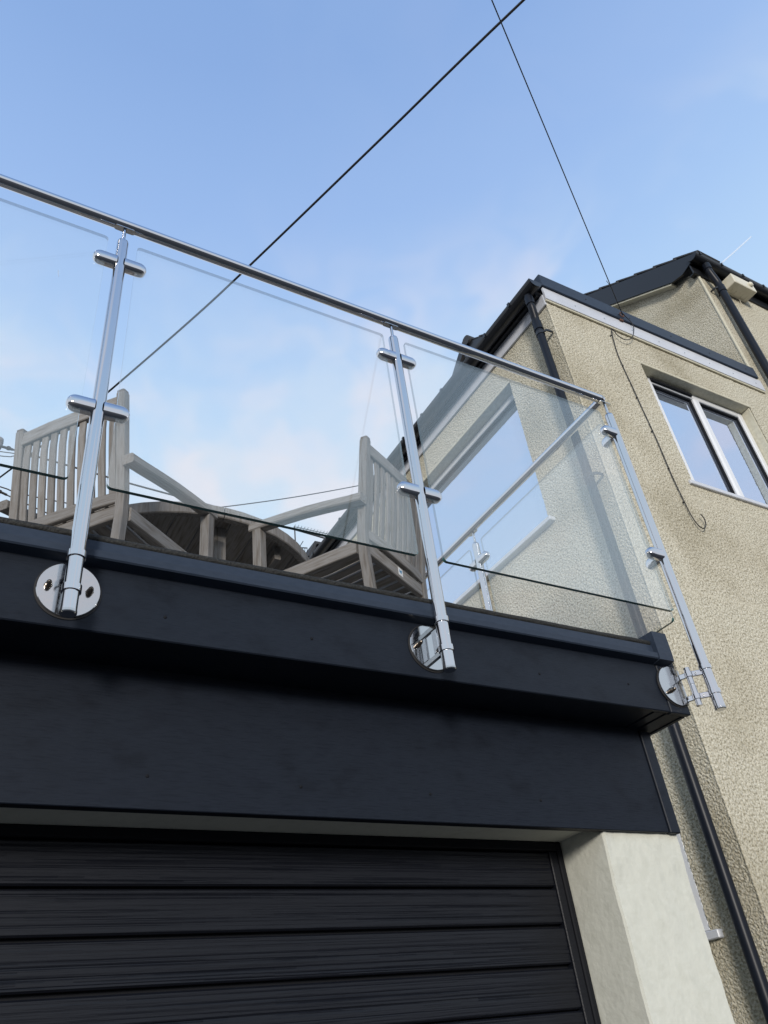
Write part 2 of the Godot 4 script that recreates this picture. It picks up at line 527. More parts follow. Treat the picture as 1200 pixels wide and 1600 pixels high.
func garage_door(g: Node3D) -> void:
	var d := boxpart("garage_door", Vector3(-0.40, 0.02, -2.33), Vector3(2.0, 2.08, -2.285), M.black_matt, g)
	var rng := RandomNumberGenerator.new()
	rng.seed = 7
	var x0 := -0.35
	var x1 := 1.970
	var top := 2.056
	var f := noise(FastNoiseLite.TYPE_SIMPLEX_SMOOTH, 1.0, 3, 61)
	for k in 17:
		var h := 0.118
		var y1 := top - k * 0.118
		var gap: float = [0.008, 0.011, 0.012, 0.005, 0.011, 0.006][k % 6]
		var y0 := y1 - h + gap
		var b := MB.new()
		# the face: embossed grain lines that wander along the board, some bunched together
		var np := 46
		var ns := 36
		var cuts := []
		var c0 := rng.randf_range(0.25, 0.7)
		for q in 9:
			var at_: float = c0 + rng.randf_range(-0.22, 0.22) if q < 6 else rng.randf_range(0.08, 0.92)
			cuts.append([at_, rng.randf_range(0.0010, 0.0028), rng.randf_range(0.012, 0.026), rng.randf() * 50.0])
		var lines := []
		for s in ns + 1:
			var x := lerpf(x0, x1, float(s) / ns)
			var row := []
			for p in np + 1:
				var u := float(p) / np
				var z := 0.0008 * f.get_noise_2d(x * 0.5 + k * 13.0, u * 6.0)
				for q in cuts:
					var e: float = (u - q[0] - 0.035 * f.get_noise_2d(x * 0.6 + q[3], k * 3.0)) / q[2]
					z -= q[1] * clampf(0.6 + 1.2 * f.get_noise_2d(x * 1.4 + q[3] * 2.0, 9.0), 0.0, 1.0) * exp(-e * e)
				var edge := clampf(minf(u, 1.0 - u) * 22.0, 0, 1)
				row.append(Vector3(x, lerpf(y0, y1, u), -2.256 + z * edge - 0.006 * (1.0 - edge)))
			lines.append(row)
		var mid := Vector3(0.8, (y0 + y1) / 2, -3.5)
		for s in ns:
			for p in np:
				b.quad_from(mid, lines[s][p], lines[s + 1][p], lines[s + 1][p + 1], lines[s][p + 1])
		for s in ns:
			b.quad_from(Vector3(0.8, y0 + 0.01, -2.27), lines[s][0], lines[s + 1][0], lines[s + 1][0] * Vector3(1, 1, 0) + Vector3(0, 0, -2.284), lines[s][0] * Vector3(1, 1, 0) + Vector3(0, 0, -2.284))
			b.quad_from(Vector3(0.8, y1 - 0.01, -2.27), lines[s][np], lines[s + 1][np], lines[s + 1][np] * Vector3(1, 1, 0) + Vector3(0, 0, -2.284), lines[s][np] * Vector3(1, 1, 0) + Vector3(0, 0, -2.284))
		part("plank", b, M.door[rng.randi() % 3], d, Transform3D(Basis(), -d.position))
	# frame round the planks
	for s in [[-0.46, -0.352], [1.972, 2.004]]:
		var o := boxpart("door_frame", Vector3(s[0], 0.0, -2.284), Vector3(s[1], 2.058, -2.249), M.black, g, 0.003)
		o.material_override = M.door[0]
	boxpart("door_frame", Vector3(2.0055, 0.0, -2.30), Vector3(2.0285, 2.0885, -2.243), M.black_matt, g, 0.004)
	boxpart("door_frame", Vector3(-0.46, 2.0595, -2.30), Vector3(2.0045, 2.0885, -2.244), M.black_matt, g, 0.003)


# ------------------------------------------------------------------ balustrade
func capsule_clamp(sx: float) -> MB:
	# a half-round glass clamp: square at the post, round at its outer end
	var b := MB.new()
	var w := 0.0255     # half height
	var len_ := 0.088
	var rows := []
	var steps := 9
	var around := 20
	for i in steps + 1:
		var t := float(i) / steps
		var x := 0.012 + (len_ - 0.012 - w) * t * 2.0 if t < 0.5 else 0.0
		var r := 1.0
		if t >= 0.5:
			var a := (t - 0.5) * PI
			x = len_ - w + w * sin(a)
			r = cos(a)
		var row := []
		for k in around:
			var an := TAU * k / around
			# a rounded lozenge section
			var cy := signf(cos(an)) * pow(absf(cos(an)), 0.75) * w * r
			var cz := signf(sin(an)) * pow(absf(sin(an)), 0.75) * 0.021 * (0.25 + 0.75 * r)
			row.append(Vector3(x * sx, cy, cz))
		rows.append(row)
	var nrm := []
	for i in steps + 1:
		var row := []
		for k in around:
			var du: Vector3 = rows[mini(i + 1, steps)][k] - rows[maxi(i - 1, 0)][k]
			var dv: Vector3 = rows[i][(k + 1) % around] - rows[i][(k + around - 1) % around]
			var m := du.cross(dv)
			if m.length() < 1e-9:
				m = Vector3(sx, 0, 0)
			m = m.normalized()
			if m.dot(rows[i][k] - Vector3(0.03 * sx, 0, 0)) < 0.0:
				m = -m
			row.append(m)
		nrm.append(row)
	for i in steps:
		for k in around:
			var k2 := (k + 1) % around
			b.tri(rows[i][k], rows[i + 1][k], rows[i + 1][k2], nrm[i][k], nrm[i + 1][k], nrm[i + 1][k2])
			b.tri(rows[i][k], rows[i + 1][k2], rows[i][k2], nrm[i][k], nrm[i + 1][k2], nrm[i][k2])
	return b


func glass_pane(root: Node3D, along: Vector3, origin: Vector3, a0: float, a1: float, y0: float, y1: float, thick := 0.012) -> void:
	# rounded sheet of glass lying along a horizontal direction
	var nrm := along.cross(Vector3.UP).normalized()
	var r := 0.014
	var out := []
	for c in [[a1 - r, y1 - r, 0.0], [a0 + r, y1 - r, 90.0], [a0 + r, y0 + r, 180.0], [a1 - r, y0 + r, 270.0]]:
		for k in 5:
			var an := deg_to_rad(c[2] + 22.5 * k)
			out.append(Vector2(c[0] + r * cos(an), c[1] + r * sin(an)))
	var xf := Transform3D(Basis(along, Vector3.UP, nrm * (1.0 if along.cross(Vector3.UP).dot(nrm) > 0 else -1.0)), origin)
	var tris := Geometry2D.triangulate_polygon(PackedVector2Array(out))
	var b := MB.new()
	for z in [-thick / 2, thick / 2]:
		var d := xf.basis * Vector3(0, 0, signf(z))
		for k in range(0, tris.size(), 3):
			b.tri(xf * Vector3(out[tris[k]].x, out[tris[k]].y, z), xf * Vector3(out[tris[k + 1]].x, out[tris[k + 1]].y, z), xf * Vector3(out[tris[k + 2]].x, out[tris[k + 2]].y, z), d, d, d)
	var pane := part("glass_pane", b, M.glass, root)
	var e := MB.new()
	var foot := MB.new()
	for k in out.size():
		var p: Vector2 = out[k]
		var q: Vector2 = out[(k + 1) % out.size()]
		(foot if p.y < y0 + r and q.y < y0 + r * 1.01 else e).quad_from(xf * Vector3((a0 + a1) / 2, (y0 + y1) / 2, 0), xf * Vector3(p.x, p.y, -thick / 2), xf * Vector3(q.x, q.y, -thick / 2), xf * Vector3(q.x, q.y, thick / 2), xf * Vector3(p.x, p.y, thick / 2))
	part("pane_edge", e, M.glass_edge_thin, pane)
	part("pane_edge", foot, M.glass_edge, pane)


func post(root: Node3D, at: Vector3, bottom: float, clamps: Array, bracket: String) -> void:
	var R := 0.0198
	var b := MB.new()
	b.lathe([Vector2(R, bottom), Vector2(R, 3.893), Vector2(R * 0.93, 3.9), Vector2(R * 0.72, 3.9055), Vector2(0.008, 3.908)], Transform3D(), 32, false)
	var p := part("post", b, M.steel, root, Transform3D(Basis(), at))
	var s := MB.new()
	s.lathe([Vector2(0.0062, 3.905), Vector2(0.0062, 3.977)], Transform3D(), 14)
	part("stem", s, M.steel, p)
	var sd := MB.new()
	var o := []
	for k in 24:
		var a := TAU * k / 24
		o.append(Vector2(cos(a) * 0.011 + (0.026 if cos(a) > 0 else -0.026), sin(a) * 0.011))
	var turned := bracket == "side"
	sd.plate(o, 0, 0.0035, Transform3D(Basis(Vector3.UP, PI / 2 if turned else 0.0) * Basis(Vector3.RIGHT, -PI / 2), Vector3(0, 3.9765, 0)))
	part("saddle", sd, M.steel_worn, p)
	var cp := MB.new()
	cp.lathe([Vector2(R + 0.0006, bottom + 0.007), Vector2(R + 0.0006, bottom + 0.001), Vector2(R - 0.002, bottom - 0.002), Vector2(0, bottom - 0.0025)], Transform3D(), 28)
	part("end_cap", cp, M.steel_worn, p)
	for y in [3.098, 3.780]:
		for c in clamps:
			var xf := Transform3D(Basis(Vector3.UP, c[1]), Vector3(0, y, 0))
			part("glass_clamp", capsule_clamp(c[0]), M.steel, p, xf)
	if bracket == "":
		return
	for y in [2.592, 2.494]:
		var c := MB.new()
		c.lathe([Vector2(R + 0.0005, y - 0.010), Vector2(R + 0.0038, y - 0.009), Vector2(R + 0.0038, y + 0.009), Vector2(R + 0.0005, y + 0.010)], Transform3D(), 32)
		part("collar", c, M.steel, p)
	var dz := ZF - at.z
	if bracket == "front":
		var disc := MB.new()
		disc.lathe([Vector2(0, 0.0), Vector2(0.076, 0.0), Vector2(0.0775, 0.002), Vector2(0.0775, 0.008), Vector2(0.076, 0.0095), Vector2(0, 0.0095)], Transform3D(Basis(Vector3.RIGHT, PI / 2), Vector3(0.004, 2.540, dz)), 48)
		part("base_plate", disc, M.steel_worn, p)
		var gk := MB.new()
		gk.lathe([Vector2(0.0, -0.0), Vector2(0.0815, -0.0), Vector2(0.0815, 0.0025), Vector2(0.0, 0.0025)], Transform3D(Basis(Vector3.RIGHT, PI / 2), Vector3(0.004, 2.539, dz + 0.0005)), 40)
		part("gasket", gk, M.rubber, p)
		for y in [2.592, 2.494]:
			boxpart("bracket_arm", Vector3(-0.006, y - 0.009, dz + 0.008), Vector3(0.006, y + 0.009, -R + 0.002), M.steel_worn, p, 0.002)
		boxpart("bracket_web", Vector3(-0.004, 2.505, dz + 0.028), Vector3(0.004, 2.581, -R - 0.014), M.steel, p, 0.001)
		for q in [[-0.046, 2.542], [0.054, 2.541]]:
			bolt(p, Vector3(q[0], q[1], dz + 0.0095))
	elif bracket == "corner":
		var o2 := [Vector2(0.046, 0.066), Vector2(0.046, -0.066)]
		for k in 25:
			var a := deg_to_rad(-57.0 - 246.0 * k / 24.0)
			o2.append(Vector2(cos(a), sin(a)) * 0.0775)
		o2.reverse()
		var disc := MB.new()
		disc.plate(o2, 0.002, 0.0095, Transform3D(Basis(), Vector3(-0.106, 2.540, dz + 0.003)))
		part("base_plate", disc, M.steel_worn, p)
		var gk := MB.new()
		gk.plate(o2.map(func(q): return Vector2(minf(q.x * 1.05, 0.0445), q.y * 1.05)), 0.0, 0.0021, Transform3D(Basis(), Vector3(-0.106, 2.539, dz + 0.0032)))
		part("gasket", gk, M.rubber, p)
		bolt(p, Vector3(-0.138, 2.517, dz + 0.0125))
		var rod := MB.new()
		rod.lathe([Vector2(0, 2.452), Vector2(0.0115, 2.454), Vector2(0.0115, 2.534), Vector2(0.0098, 2.5345), Vector2(0.0098, 2.5375), Vector2(0.0115, 2.538), Vector2(0.0115, 2.604), Vector2(0, 2.606)], Transform3D(Basis(), Vector3(-0.050, 0, -0.044)), 20)
		part("bracket_rod", rod, M.steel, p)
		for y in [2.577, 2.489]:
			var link := MB.new()
			var a := Vector3(-0.050, y, -0.044)
			var e := Vector3(-0.012, y, -0.010)
			link.bar([a, e], Vector3.UP, 0.021, 0.009, 0.002)
			link.bar([Vector3(-0.064, y, dz + 0.013), a], Vector3.UP, 0.021, 0.010, 0.002)
			part("bracket_arm", link, M.steel, p)
			var cr := MB.new()
			cr.lathe([Vector2(0.0117, y - 0.010), Vector2(0.0150, y - 0.010), Vector2(0.0150, y + 0.010), Vector2(0.0117, y + 0.010)], Transform3D(Basis(), Vector3(-0.050, 0, -0.044)), 18)
			part("collar", cr, M.steel, p)
			var sc := MB.new()
			var dirn := (e - a).normalized()
			var side := dirn.cross(Vector3.UP).normalized()
			sc.lathe([Vector2(0.0048, 0), Vector2(0.0048, 0.006), Vector2(0.0024, 0.006), Vector2(0.0024, 0.003), Vector2(0, 0.003)], Transform3D(Basis(Vector3.UP, side, Vector3.UP.cross(side)), (a + e) * 0.5 + side * 0.002), 14)
			part("bolt", sc, M.steel_worn, p)


func bolt(p: Node3D, at: Vector3) -> void:
	var b := MB.new()
	b.lathe([Vector2(0.0105, 0), Vector2(0.0105, 0.002), Vector2(0.0085, 0.0022), Vector2(0.0085, 0.011), Vector2(0.0078, 0.012)], Transform3D(Basis(Vector3.RIGHT, PI / 2), at), 6)
	b.lathe([Vector2(0.0072, 0.012), Vector2(0.0066, 0.018), Vector2(0.0045, 0.0225), Vector2(0, 0.0245)], Transform3D(Basis(Vector3.RIGHT, PI / 2), at), 14, true)
	part("bolt", b, M.bolt, p)


func balustrade() -> void:
	var root := thing("balustrade", "polished steel balustrade with glass panes round the terrace edge", "railing")
	var YR := 4.0
	var XC := 2.478
	var rail := MB.new()
	rail.tube([Vector3(-1.4, YR, ZP), Vector3(XC - 0.012, YR, ZP)], 0.0205, 36)
	part("handrail", rail, M.steel, root)
	var r2 := MB.new()
	r2.tube([Vector3(XC, YR - 0.001, ZP - 0.016), Vector3(XC, YR - 0.001, -5.2)], 0.0205, 36)
	part("handrail", r2, M.steel, root)
	var elbow := MB.new()
	elbow.tube([Vector3(XC - 0.0118, YR, ZP), Vector3(XC - 0.002, YR, ZP - 0.002), Vector3(XC + 0.001, YR, ZP - 0.006), Vector3(XC, YR - 0.001, ZP - 0.0158)], 0.0212, 30)
	part("rail_elbow", elbow, M.steel, root)
	var H := [0.0, PI / 2]
	for x in [-0.86, 0.2245, 1.307]:
		post(root, Vector3(x, 0, ZP), 2.426, [[-1.0, 0.0], [1.0, 0.0]], "front")
	post(root, Vector3(2.488, 0, ZP), 2.428, [[-1.0, 0.0], [1.0, PI / 2]], "corner")
	post(root, Vector3(2.486, 0, -2.885), 2.6, [[1.0, PI / 2], [-1.0, PI / 2]], "side")
	post(root, Vector3(2.486, 0, -4.03), 2.6, [[1.0, PI / 2], [-1.0, PI / 2]], "side")
	var X := Vector3(1, 0, 0)
	var y0 := 2.822
	var y1 := 3.899
	glass_pane(root, X, Vector3(0, 0, ZP), -0.80, 0.176, y0, y1)
	glass_pane(root, X, Vector3(0, 0, ZP), 0.274, 1.258, y0, y1)
	glass_pane(root, X, Vector3(0, 0, ZP), 1.357, 2.425, y0, y1)
	# a dried smear on the first pane
	M.smear = solid(Color(0.75, 0.8, 0.85, 0.28), 0.8)
	M.smear.transparency = BaseMaterial3D.TRANSPARENCY_ALPHA
	var sm := MB.new()
	sm.plate([Vector2(-0.003, 0.016), Vector2(0.001, 0.012), Vector2(0.003, -0.006), Vector2(0.0045, -0.02), Vector2(0.001, -0.014), Vector2(-0.002, 0.0)], 0.0, 0.0003)
	part("smear", sm, M.smear, root.get_node("glass_pane"), Transform3D(Basis(), Vector3(0.046, 3.625, ZP + 0.0053)))
	var Z := Vector3(0, 0, -1)
	glass_pane(root, Z, Vector3(2.486, 0, 0), 1.806, 2.83, y0, y1)
	glass_pane(root, Z, Vector3(2.486, 0, 0), 2.94, 3.97, y0, y1)


# ------------------------------------------------------------------ garden furniture
func piece(called: String, parent: Node3D, pts: Array, side: Vector3, w: float, d: float, k: int, ch := 0.003) -> MeshInstance3D:
	# a wooden bar whose own y axis runs along it, so that the grain does too
	var a: Vector3 = pts[0]
	var e: Vector3 = pts[pts.size() - 1]
	var y := (e - a).normalized()
	var x := (side - y * side.dot(y)).normalized()
	var xf := Transform3D(Basis(x, y, x.cross(y)), (a + e) * 0.5)
	var inv := xf.affine_inverse()
	var b := MB.new()
	b.bar(pts.map(func(p): return inv * p), Vector3.RIGHT, w, d, ch)
	return part(called, b, M.wood[k % 4], parent, xf)


func garden_chair(label: String, at: Vector3, yaw: float, seed_: int, tagged: bool) -> void:
	# local axes: +x to the sitter's right, -z the way the chair faces, y up from the deck
	var t := thing("garden_chair", label, "chair", at, yaw, "teak armchairs round the terrace table")
	var W := 0.225
	var L := 0.484
	var X := Vector3.RIGHT
	var k := seed_
	for s in [-1.0, 1.0]:
		var p := piece("back_post", t, [Vector3(s * W, 0, 0.02), Vector3(s * W, 0.36, 0.0), Vector3(s * W, 0.45, 0.003), Vector3(s * W, 0.885, 0.062)], X, 0.035, 0.036, k, 0.004)
		k += 1
		var cap := MB.new()
		cap.bar([Vector3(s * W, 0.885, 0.062), Vector3(s * W, 0.897, 0.0637)], X, 0.031, 0.032, 0.004)
		part("post_top", cap, M.wood_end, p, p.transform.affine_inverse())
		piece("armrest", t, [Vector3(s * (W + 0.040), 0.572, 0.045), Vector3(s * (W + 0.040), 0.588, -0.03), Vector3(s * (W + 0.040), 0.612, -0.13), Vector3(s * (W + 0.040), 0.632, -0.22), Vector3(s * (W + 0.040), 0.649, -0.32), Vector3(s * (W + 0.040), 0.664, -0.42), Vector3(s * (W + 0.040), 0.671, -L - 0.012)], X, 0.046, 0.036, k, 0.005)
		k += 1
		piece("front_leg", t, [Vector3(s * (W + 0.038), 0.0, -L + 0.028), Vector3(s * (W + 0.038), 0.650, -L + 0.022)], X, 0.040, 0.042, k)
		k += 1
		piece("side_rail", t, [Vector3(s * (W + 0.012), 0.385, -0.02), Vector3(s * (W + 0.022), 0.392, -L + 0.03)], Vector3.UP, 0.055, 0.024, k)
	piece("seat_rail", t, [Vector3(-W + 0.02, 0.389, 0.0), Vector3(W - 0.02, 0.389, 0.0)], Vector3.UP, 0.056, 0.024, 1 + seed_)
	piece("seat_rail", t, [Vector3(-W - 0.02, 0.392, -L + 0.03), Vector3(W + 0.02, 0.392, -L + 0.03)], Vector3.UP, 0.055, 0.024, seed_)
	piece("top_rail", t, [Vector3(-W + 0.016, 0.846, 0.058), Vector3(-0.09, 0.846, 0.064), Vector3(0.09, 0.846, 0.064), Vector3(W - 0.016, 0.846, 0.058)], Vector3.UP, 0.062, 0.026, 2 + seed_)
	piece("lower_rail", t, [Vector3(-W + 0.016, 0.446, 0.002), Vector3(-0.09, 0.446, 0.012), Vector3(0.09, 0.446, 0.012), Vector3(W - 0.016, 0.446, 0.002)], Vector3.UP, 0.048, 0.034, 1 + seed_)
	for i in 10:
		var x := -0.188 + 0.376 * i / 9.0
		var bow := 0.010 * (1.0 - pow(x / 0.2, 2.0))
		piece("back_slat", t, [Vector3(x, 0.464, 0.006 + bow), Vector3(x, 0.57, 0.024 + bow), Vector3(x, 0.66, 0.038 + bow), Vector3(x, 0.75, 0.050 + bow), Vector3(x, 0.83, 0.054 + bow)], X, 0.028, 0.011, i * 3 + seed_, 0.002)
	for i in 8:
		var x := -0.20 + 0.40 * i / 7.0
		piece("seat_slat", t, [Vector3(x, 0.424, 0.012), Vector3(x, 0.414, -0.22), Vector3(x, 0.426, -L + 0.015)], X, 0.042, 0.014, i + seed_, 0.002)
	if tagged:
		var lb := boxpart("care_label", Vector3(0.010, 0.372, 0.0125), Vector3(0.044, 0.408, 0.0137), M.paper, t, 0.0003)
		lb.set_meta("label", "small white and blue care label on the rear seat rail")
		var mark := MB.new()
		mark.plate([Vector2(-0.009, 0.010), Vector2(-0.003, 0.003), Vector2(0.002, 0.009), Vector2(0.010, 0.011), Vector2(0.008, -0.001), Vector2(0.002, -0.009), Vector2(-0.004, -0.004), Vector2(-0.010, -0.002)], 0.0, 0.0004)
		part("print", mark, M.ink, lb, Transform3D(Basis(), Vector3(0, 0, 0.0007)))


func garden_table() -> void:
	var at := Vector3(0.86, 2.70, -3.12)
	var t := thing("garden_table", "round weathered teak table between the two chairs", "table", at, 0.0)
	var R := 0.63
	var H := 0.735
	# boards of the top, cut to the round
	var n := 11
	for i in n:
		var x0 := -R + 2.0 * R * i / n + 0.002
		var x1 := -R + 2.0 * R * (i + 1) / n - 0.002
		var o := []
		for k in 7:
			var x := lerpf(x0, x1, k / 6.0)
			o.append(Vector2(x, sqrt(maxf(R * R - x * x, 0.0004)) - 0.03))
		for k in 7:
			var x := lerpf(x1, x0, k / 6.0)
			o.append(Vector2(x, -sqrt(maxf(R * R - x * x, 0.0004)) + 0.03))
		var b := MB.new()
		b.plate(o, -0.011, 0.011)
		part("top_board", b, M.wood[i % 4], t, Transform3D(Basis(Vector3.RIGHT, -PI / 2), Vector3(0, H, 0)))
	# rim of four curved segments
	for q in 4:
		var pts := []
		for k in 13:
			var a := PI / 2 * (q + k / 12.0 * 0.996)
			pts.append(Vector3(cos(a) * (R - 0.016), 0, sin(a) * (R - 0.016)))
		var b := MB.new()
		b.bar(pts, Vector3.UP, 0.056, 0.034, 0.004)
		part("rim_segment", b, M.wood[q], t, Transform3D(Basis(), Vector3(0, H - 0.016, 0)))
	for s in [-1.0, 1.0]:
		piece("underframe_beam", t, [Vector3(-0.55, H - 0.046, s * 0.2), Vector3(0.55, H - 0.046, s * 0.2)], Vector3.UP, 0.064, 0.028, 1)
		piece("underframe_beam", t, [Vector3(s * 0.3, H - 0.048, -0.47), Vector3(s * 0.3, H - 0.048, 0.47)], Vector3.UP, 0.066, 0.028, 1)
	for c in [[0.025, 0.50], [-0.025, -0.50], [0.50, -0.02], [-0.50, 0.02]]:
		piece("leg", t, [Vector3(c[0], 0, c[1]), Vector3(c[0] * 0.98, H - 0.014, c[1] * 0.98)], Vector3.RIGHT, 0.05, 0.05, 2)


# ------------------------------------------------------------------ the house
var cast_lumps: FastNoiseLite
var cast_waves: FastNoiseLite


func roughcast(called: String, root: Node3D, origin: Vector3, u: Vector3, w: Vector3, lu: float, lw: float, step: float, inside: Callable) -> void:
	# thrown render: a sheet of small lumps, as geometry
	var nrm := u.cross(w).normalized()
	var nu := int(ceil(lu / step))
	var nw := int(ceil(lw / step))
	var hs := PackedFloat32Array()
	hs.resize((nu + 1) * (nw + 1))
	for j in nw + 1:
		for i in nu + 1:
			var p := origin + u * minf(i * step, lu) + w * minf(j * step, lw)
			hs[j * (nu + 1) + i] = -0.0080 * (cast_lumps.get_noise_3dv(p) + 0.6) + 0.0016 * cast_waves.get_noise_3dv(p)
	var v := PackedVector3Array()
	var n := PackedVector3Array()
	v.resize(hs.size())
	n.resize(hs.size())
	for j in nw + 1:
		for i in nu + 1:
			var k := j * (nu + 1) + i
			var h := hs[k]
			v[k] = origin + u * minf(i * step, lu) + w * minf(j * step, lw) + nrm * (0.004 + h)
			var dx := hs[k + (1 if i < nu else 0)] - hs[k - (1 if i > 0 else 0)]
			var dy := hs[k + (nu + 1 if j < nw else 0)] - hs[k - (nu + 1 if j > 0 else 0)]
			n[k] = (nrm - u * (dx / (2 * step)) - w * (dy / (2 * step))).normalized()
	var idx := PackedInt32Array()
	for j in nw:
		for i in nu:
			if not inside.call((i + 0.5) * step, (j + 0.5) * step):
				continue
			var a := j * (nu + 1) + i
			var c := a + nu + 1
			idx.push_back(a); idx.push_back(c); idx.push_back(a + 1)
			idx.push_back(a + 1); idx.push_back(c); idx.push_back(c + 1)
	var arr := []
	arr.resize(Mesh.ARRAY_MAX)
	arr[Mesh.ARRAY_VERTEX] = v
	arr[Mesh.ARRAY_NORMAL] = n
	arr[Mesh.ARRAY_INDEX] = idx
	var m := ArrayMesh.new()
	m.add_surface_from_arrays(Mesh.PRIMITIVE_TRIANGLES, arr)
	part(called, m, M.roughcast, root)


func gutter(called: String, root: Node3D, a: Vector3, b: Vector3, out: Vector3, r: float) -> void:
	# half-round gutter: open above, with a lip
	var prof := []
	for k in 13:
		var t := PI * k / 12.0
		prof.append(Vector2(cos(t) * r, -sin(t) * r))
	for k in 13:
		var t := PI * (12 - k) / 12.0
		prof.append(Vector2(cos(t) * (r - 0.004), -sin(t) * (r - 0.004)))
	var m := MB.new()
	var dirn := (b - a).normalized()
	var x := out
	var rings := []
	for e in [a, b]:
		var ring := []
		for q in prof:
			ring.append(e + x * q.x + Vector3.UP * q.y)
		rings.append(ring)
	for k in prof.size():
		var k2 := (k + 1) % prof.size()
		var f := (rings[1][k] - rings[0][k]).cross(rings[0][k2] - rings[0][k]).normalized() as Vector3
		m.tri(rings[0][k], rings[1][k], rings[1][k2], f, f, f)
		m.tri(rings[0][k], rings[1][k2], rings[0][k2], f, f, f)
	var disc := []
	for k in 13:
		var t := PI * k / 12.0
		disc.append(Vector2(cos(t) * r, -sin(t) * r))
	for e in [a, b]:
		m.plate(disc, -0.003, 0.003, Transform3D(Basis(x, Vector3.UP, x.cross(Vector3.UP)), e))
	var g := part(called, m, M.black, root)
	var len_ := a.distance_to(b)
	var n := int(len_ / 0.32)
	for k in n + 1:
		var c := MB.new()
		c.bar([Vector3(r + 0.003, 0.008, 0), Vector3(r + 0.004, -0.03, 0)], Vector3(0, 0, 1), 0.022, 0.006, 0.001)
		c.bar([Vector3(-r, 0.008, 0), Vector3(r + 0.003, 0.010, 0)], Vector3(0, 0, 1), 0.022, 0.005, 0.001)
		part("gutter_clip", c, M.black, g, Transform3D(Basis(x, Vector3.UP, x.cross(Vector3.UP)), a + dirn * (0.06 + k * 0.32)))


func window(root: Node3D, xf: Transform3D, w: float, h: float, mull: Array, pane_shrink := 0.0) -> Node3D:
	# local: x along the wall, y up from the foot of the frame, z out of the wall
	var f := MB.new()
	var fw := 0.052
	f.box(Vector3(fw / 2, h / 2, 0), Vector3(fw, h, 0.06), 0.006)
	f.box(Vector3(w - fw / 2, h / 2, 0), Vector3(fw, h, 0.06), 0.006)
	f.box(Vector3(w / 2, fw / 2, 0), Vector3(w - 2 * fw + 0.004, fw, 0.058), 0.006)
	f.box(Vector3(w / 2, h - fw / 2, 0), Vector3(w - 2 * fw + 0.004, fw, 0.058), 0.006)
	for m in mull:
		f.box(Vector3(m, h / 2, 0.006), Vector3(0.066, h - 2 * fw + 0.004, 0.064), 0.012)
	var o := part("window", f, M.frame, root, xf)
	var xs := [fw] + mull + [w - fw]
	for i in xs.size() - 1:
		var x0: float = xs[i] + (0.033 if i > 0 else 0.0)
		var x1: float = xs[i + 1] - (0.033 if i < xs.size() - 2 else 0.0)
		var bead := MB.new()
		for e in [[Vector3(x0 + 0.007, h / 2, 0.0), Vector3(0.014, h - 2 * fw, 0.03)], [Vector3(x1 - 0.007, h / 2, 0.0), Vector3(0.014, h - 2 * fw, 0.03)], [Vector3((x0 + x1) / 2, fw + 0.007, 0.0), Vector3(x1 - x0 - 0.028, 0.014, 0.03)], [Vector3((x0 + x1) / 2, h - fw - 0.007, 0.0), Vector3(x1 - x0 - 0.028, 0.014, 0.03)]]:
			bead.box(e[0], e[1], 0.002)
		part("glazing_bead", bead, M.black_matt, o)
		boxpart("pane", Vector3(x0 + 0.01, fw + 0.01, -0.020), Vector3(x1 - 0.01, h - fw - 0.01, -0.004), M.window_glass, o, 0.0)
	return o


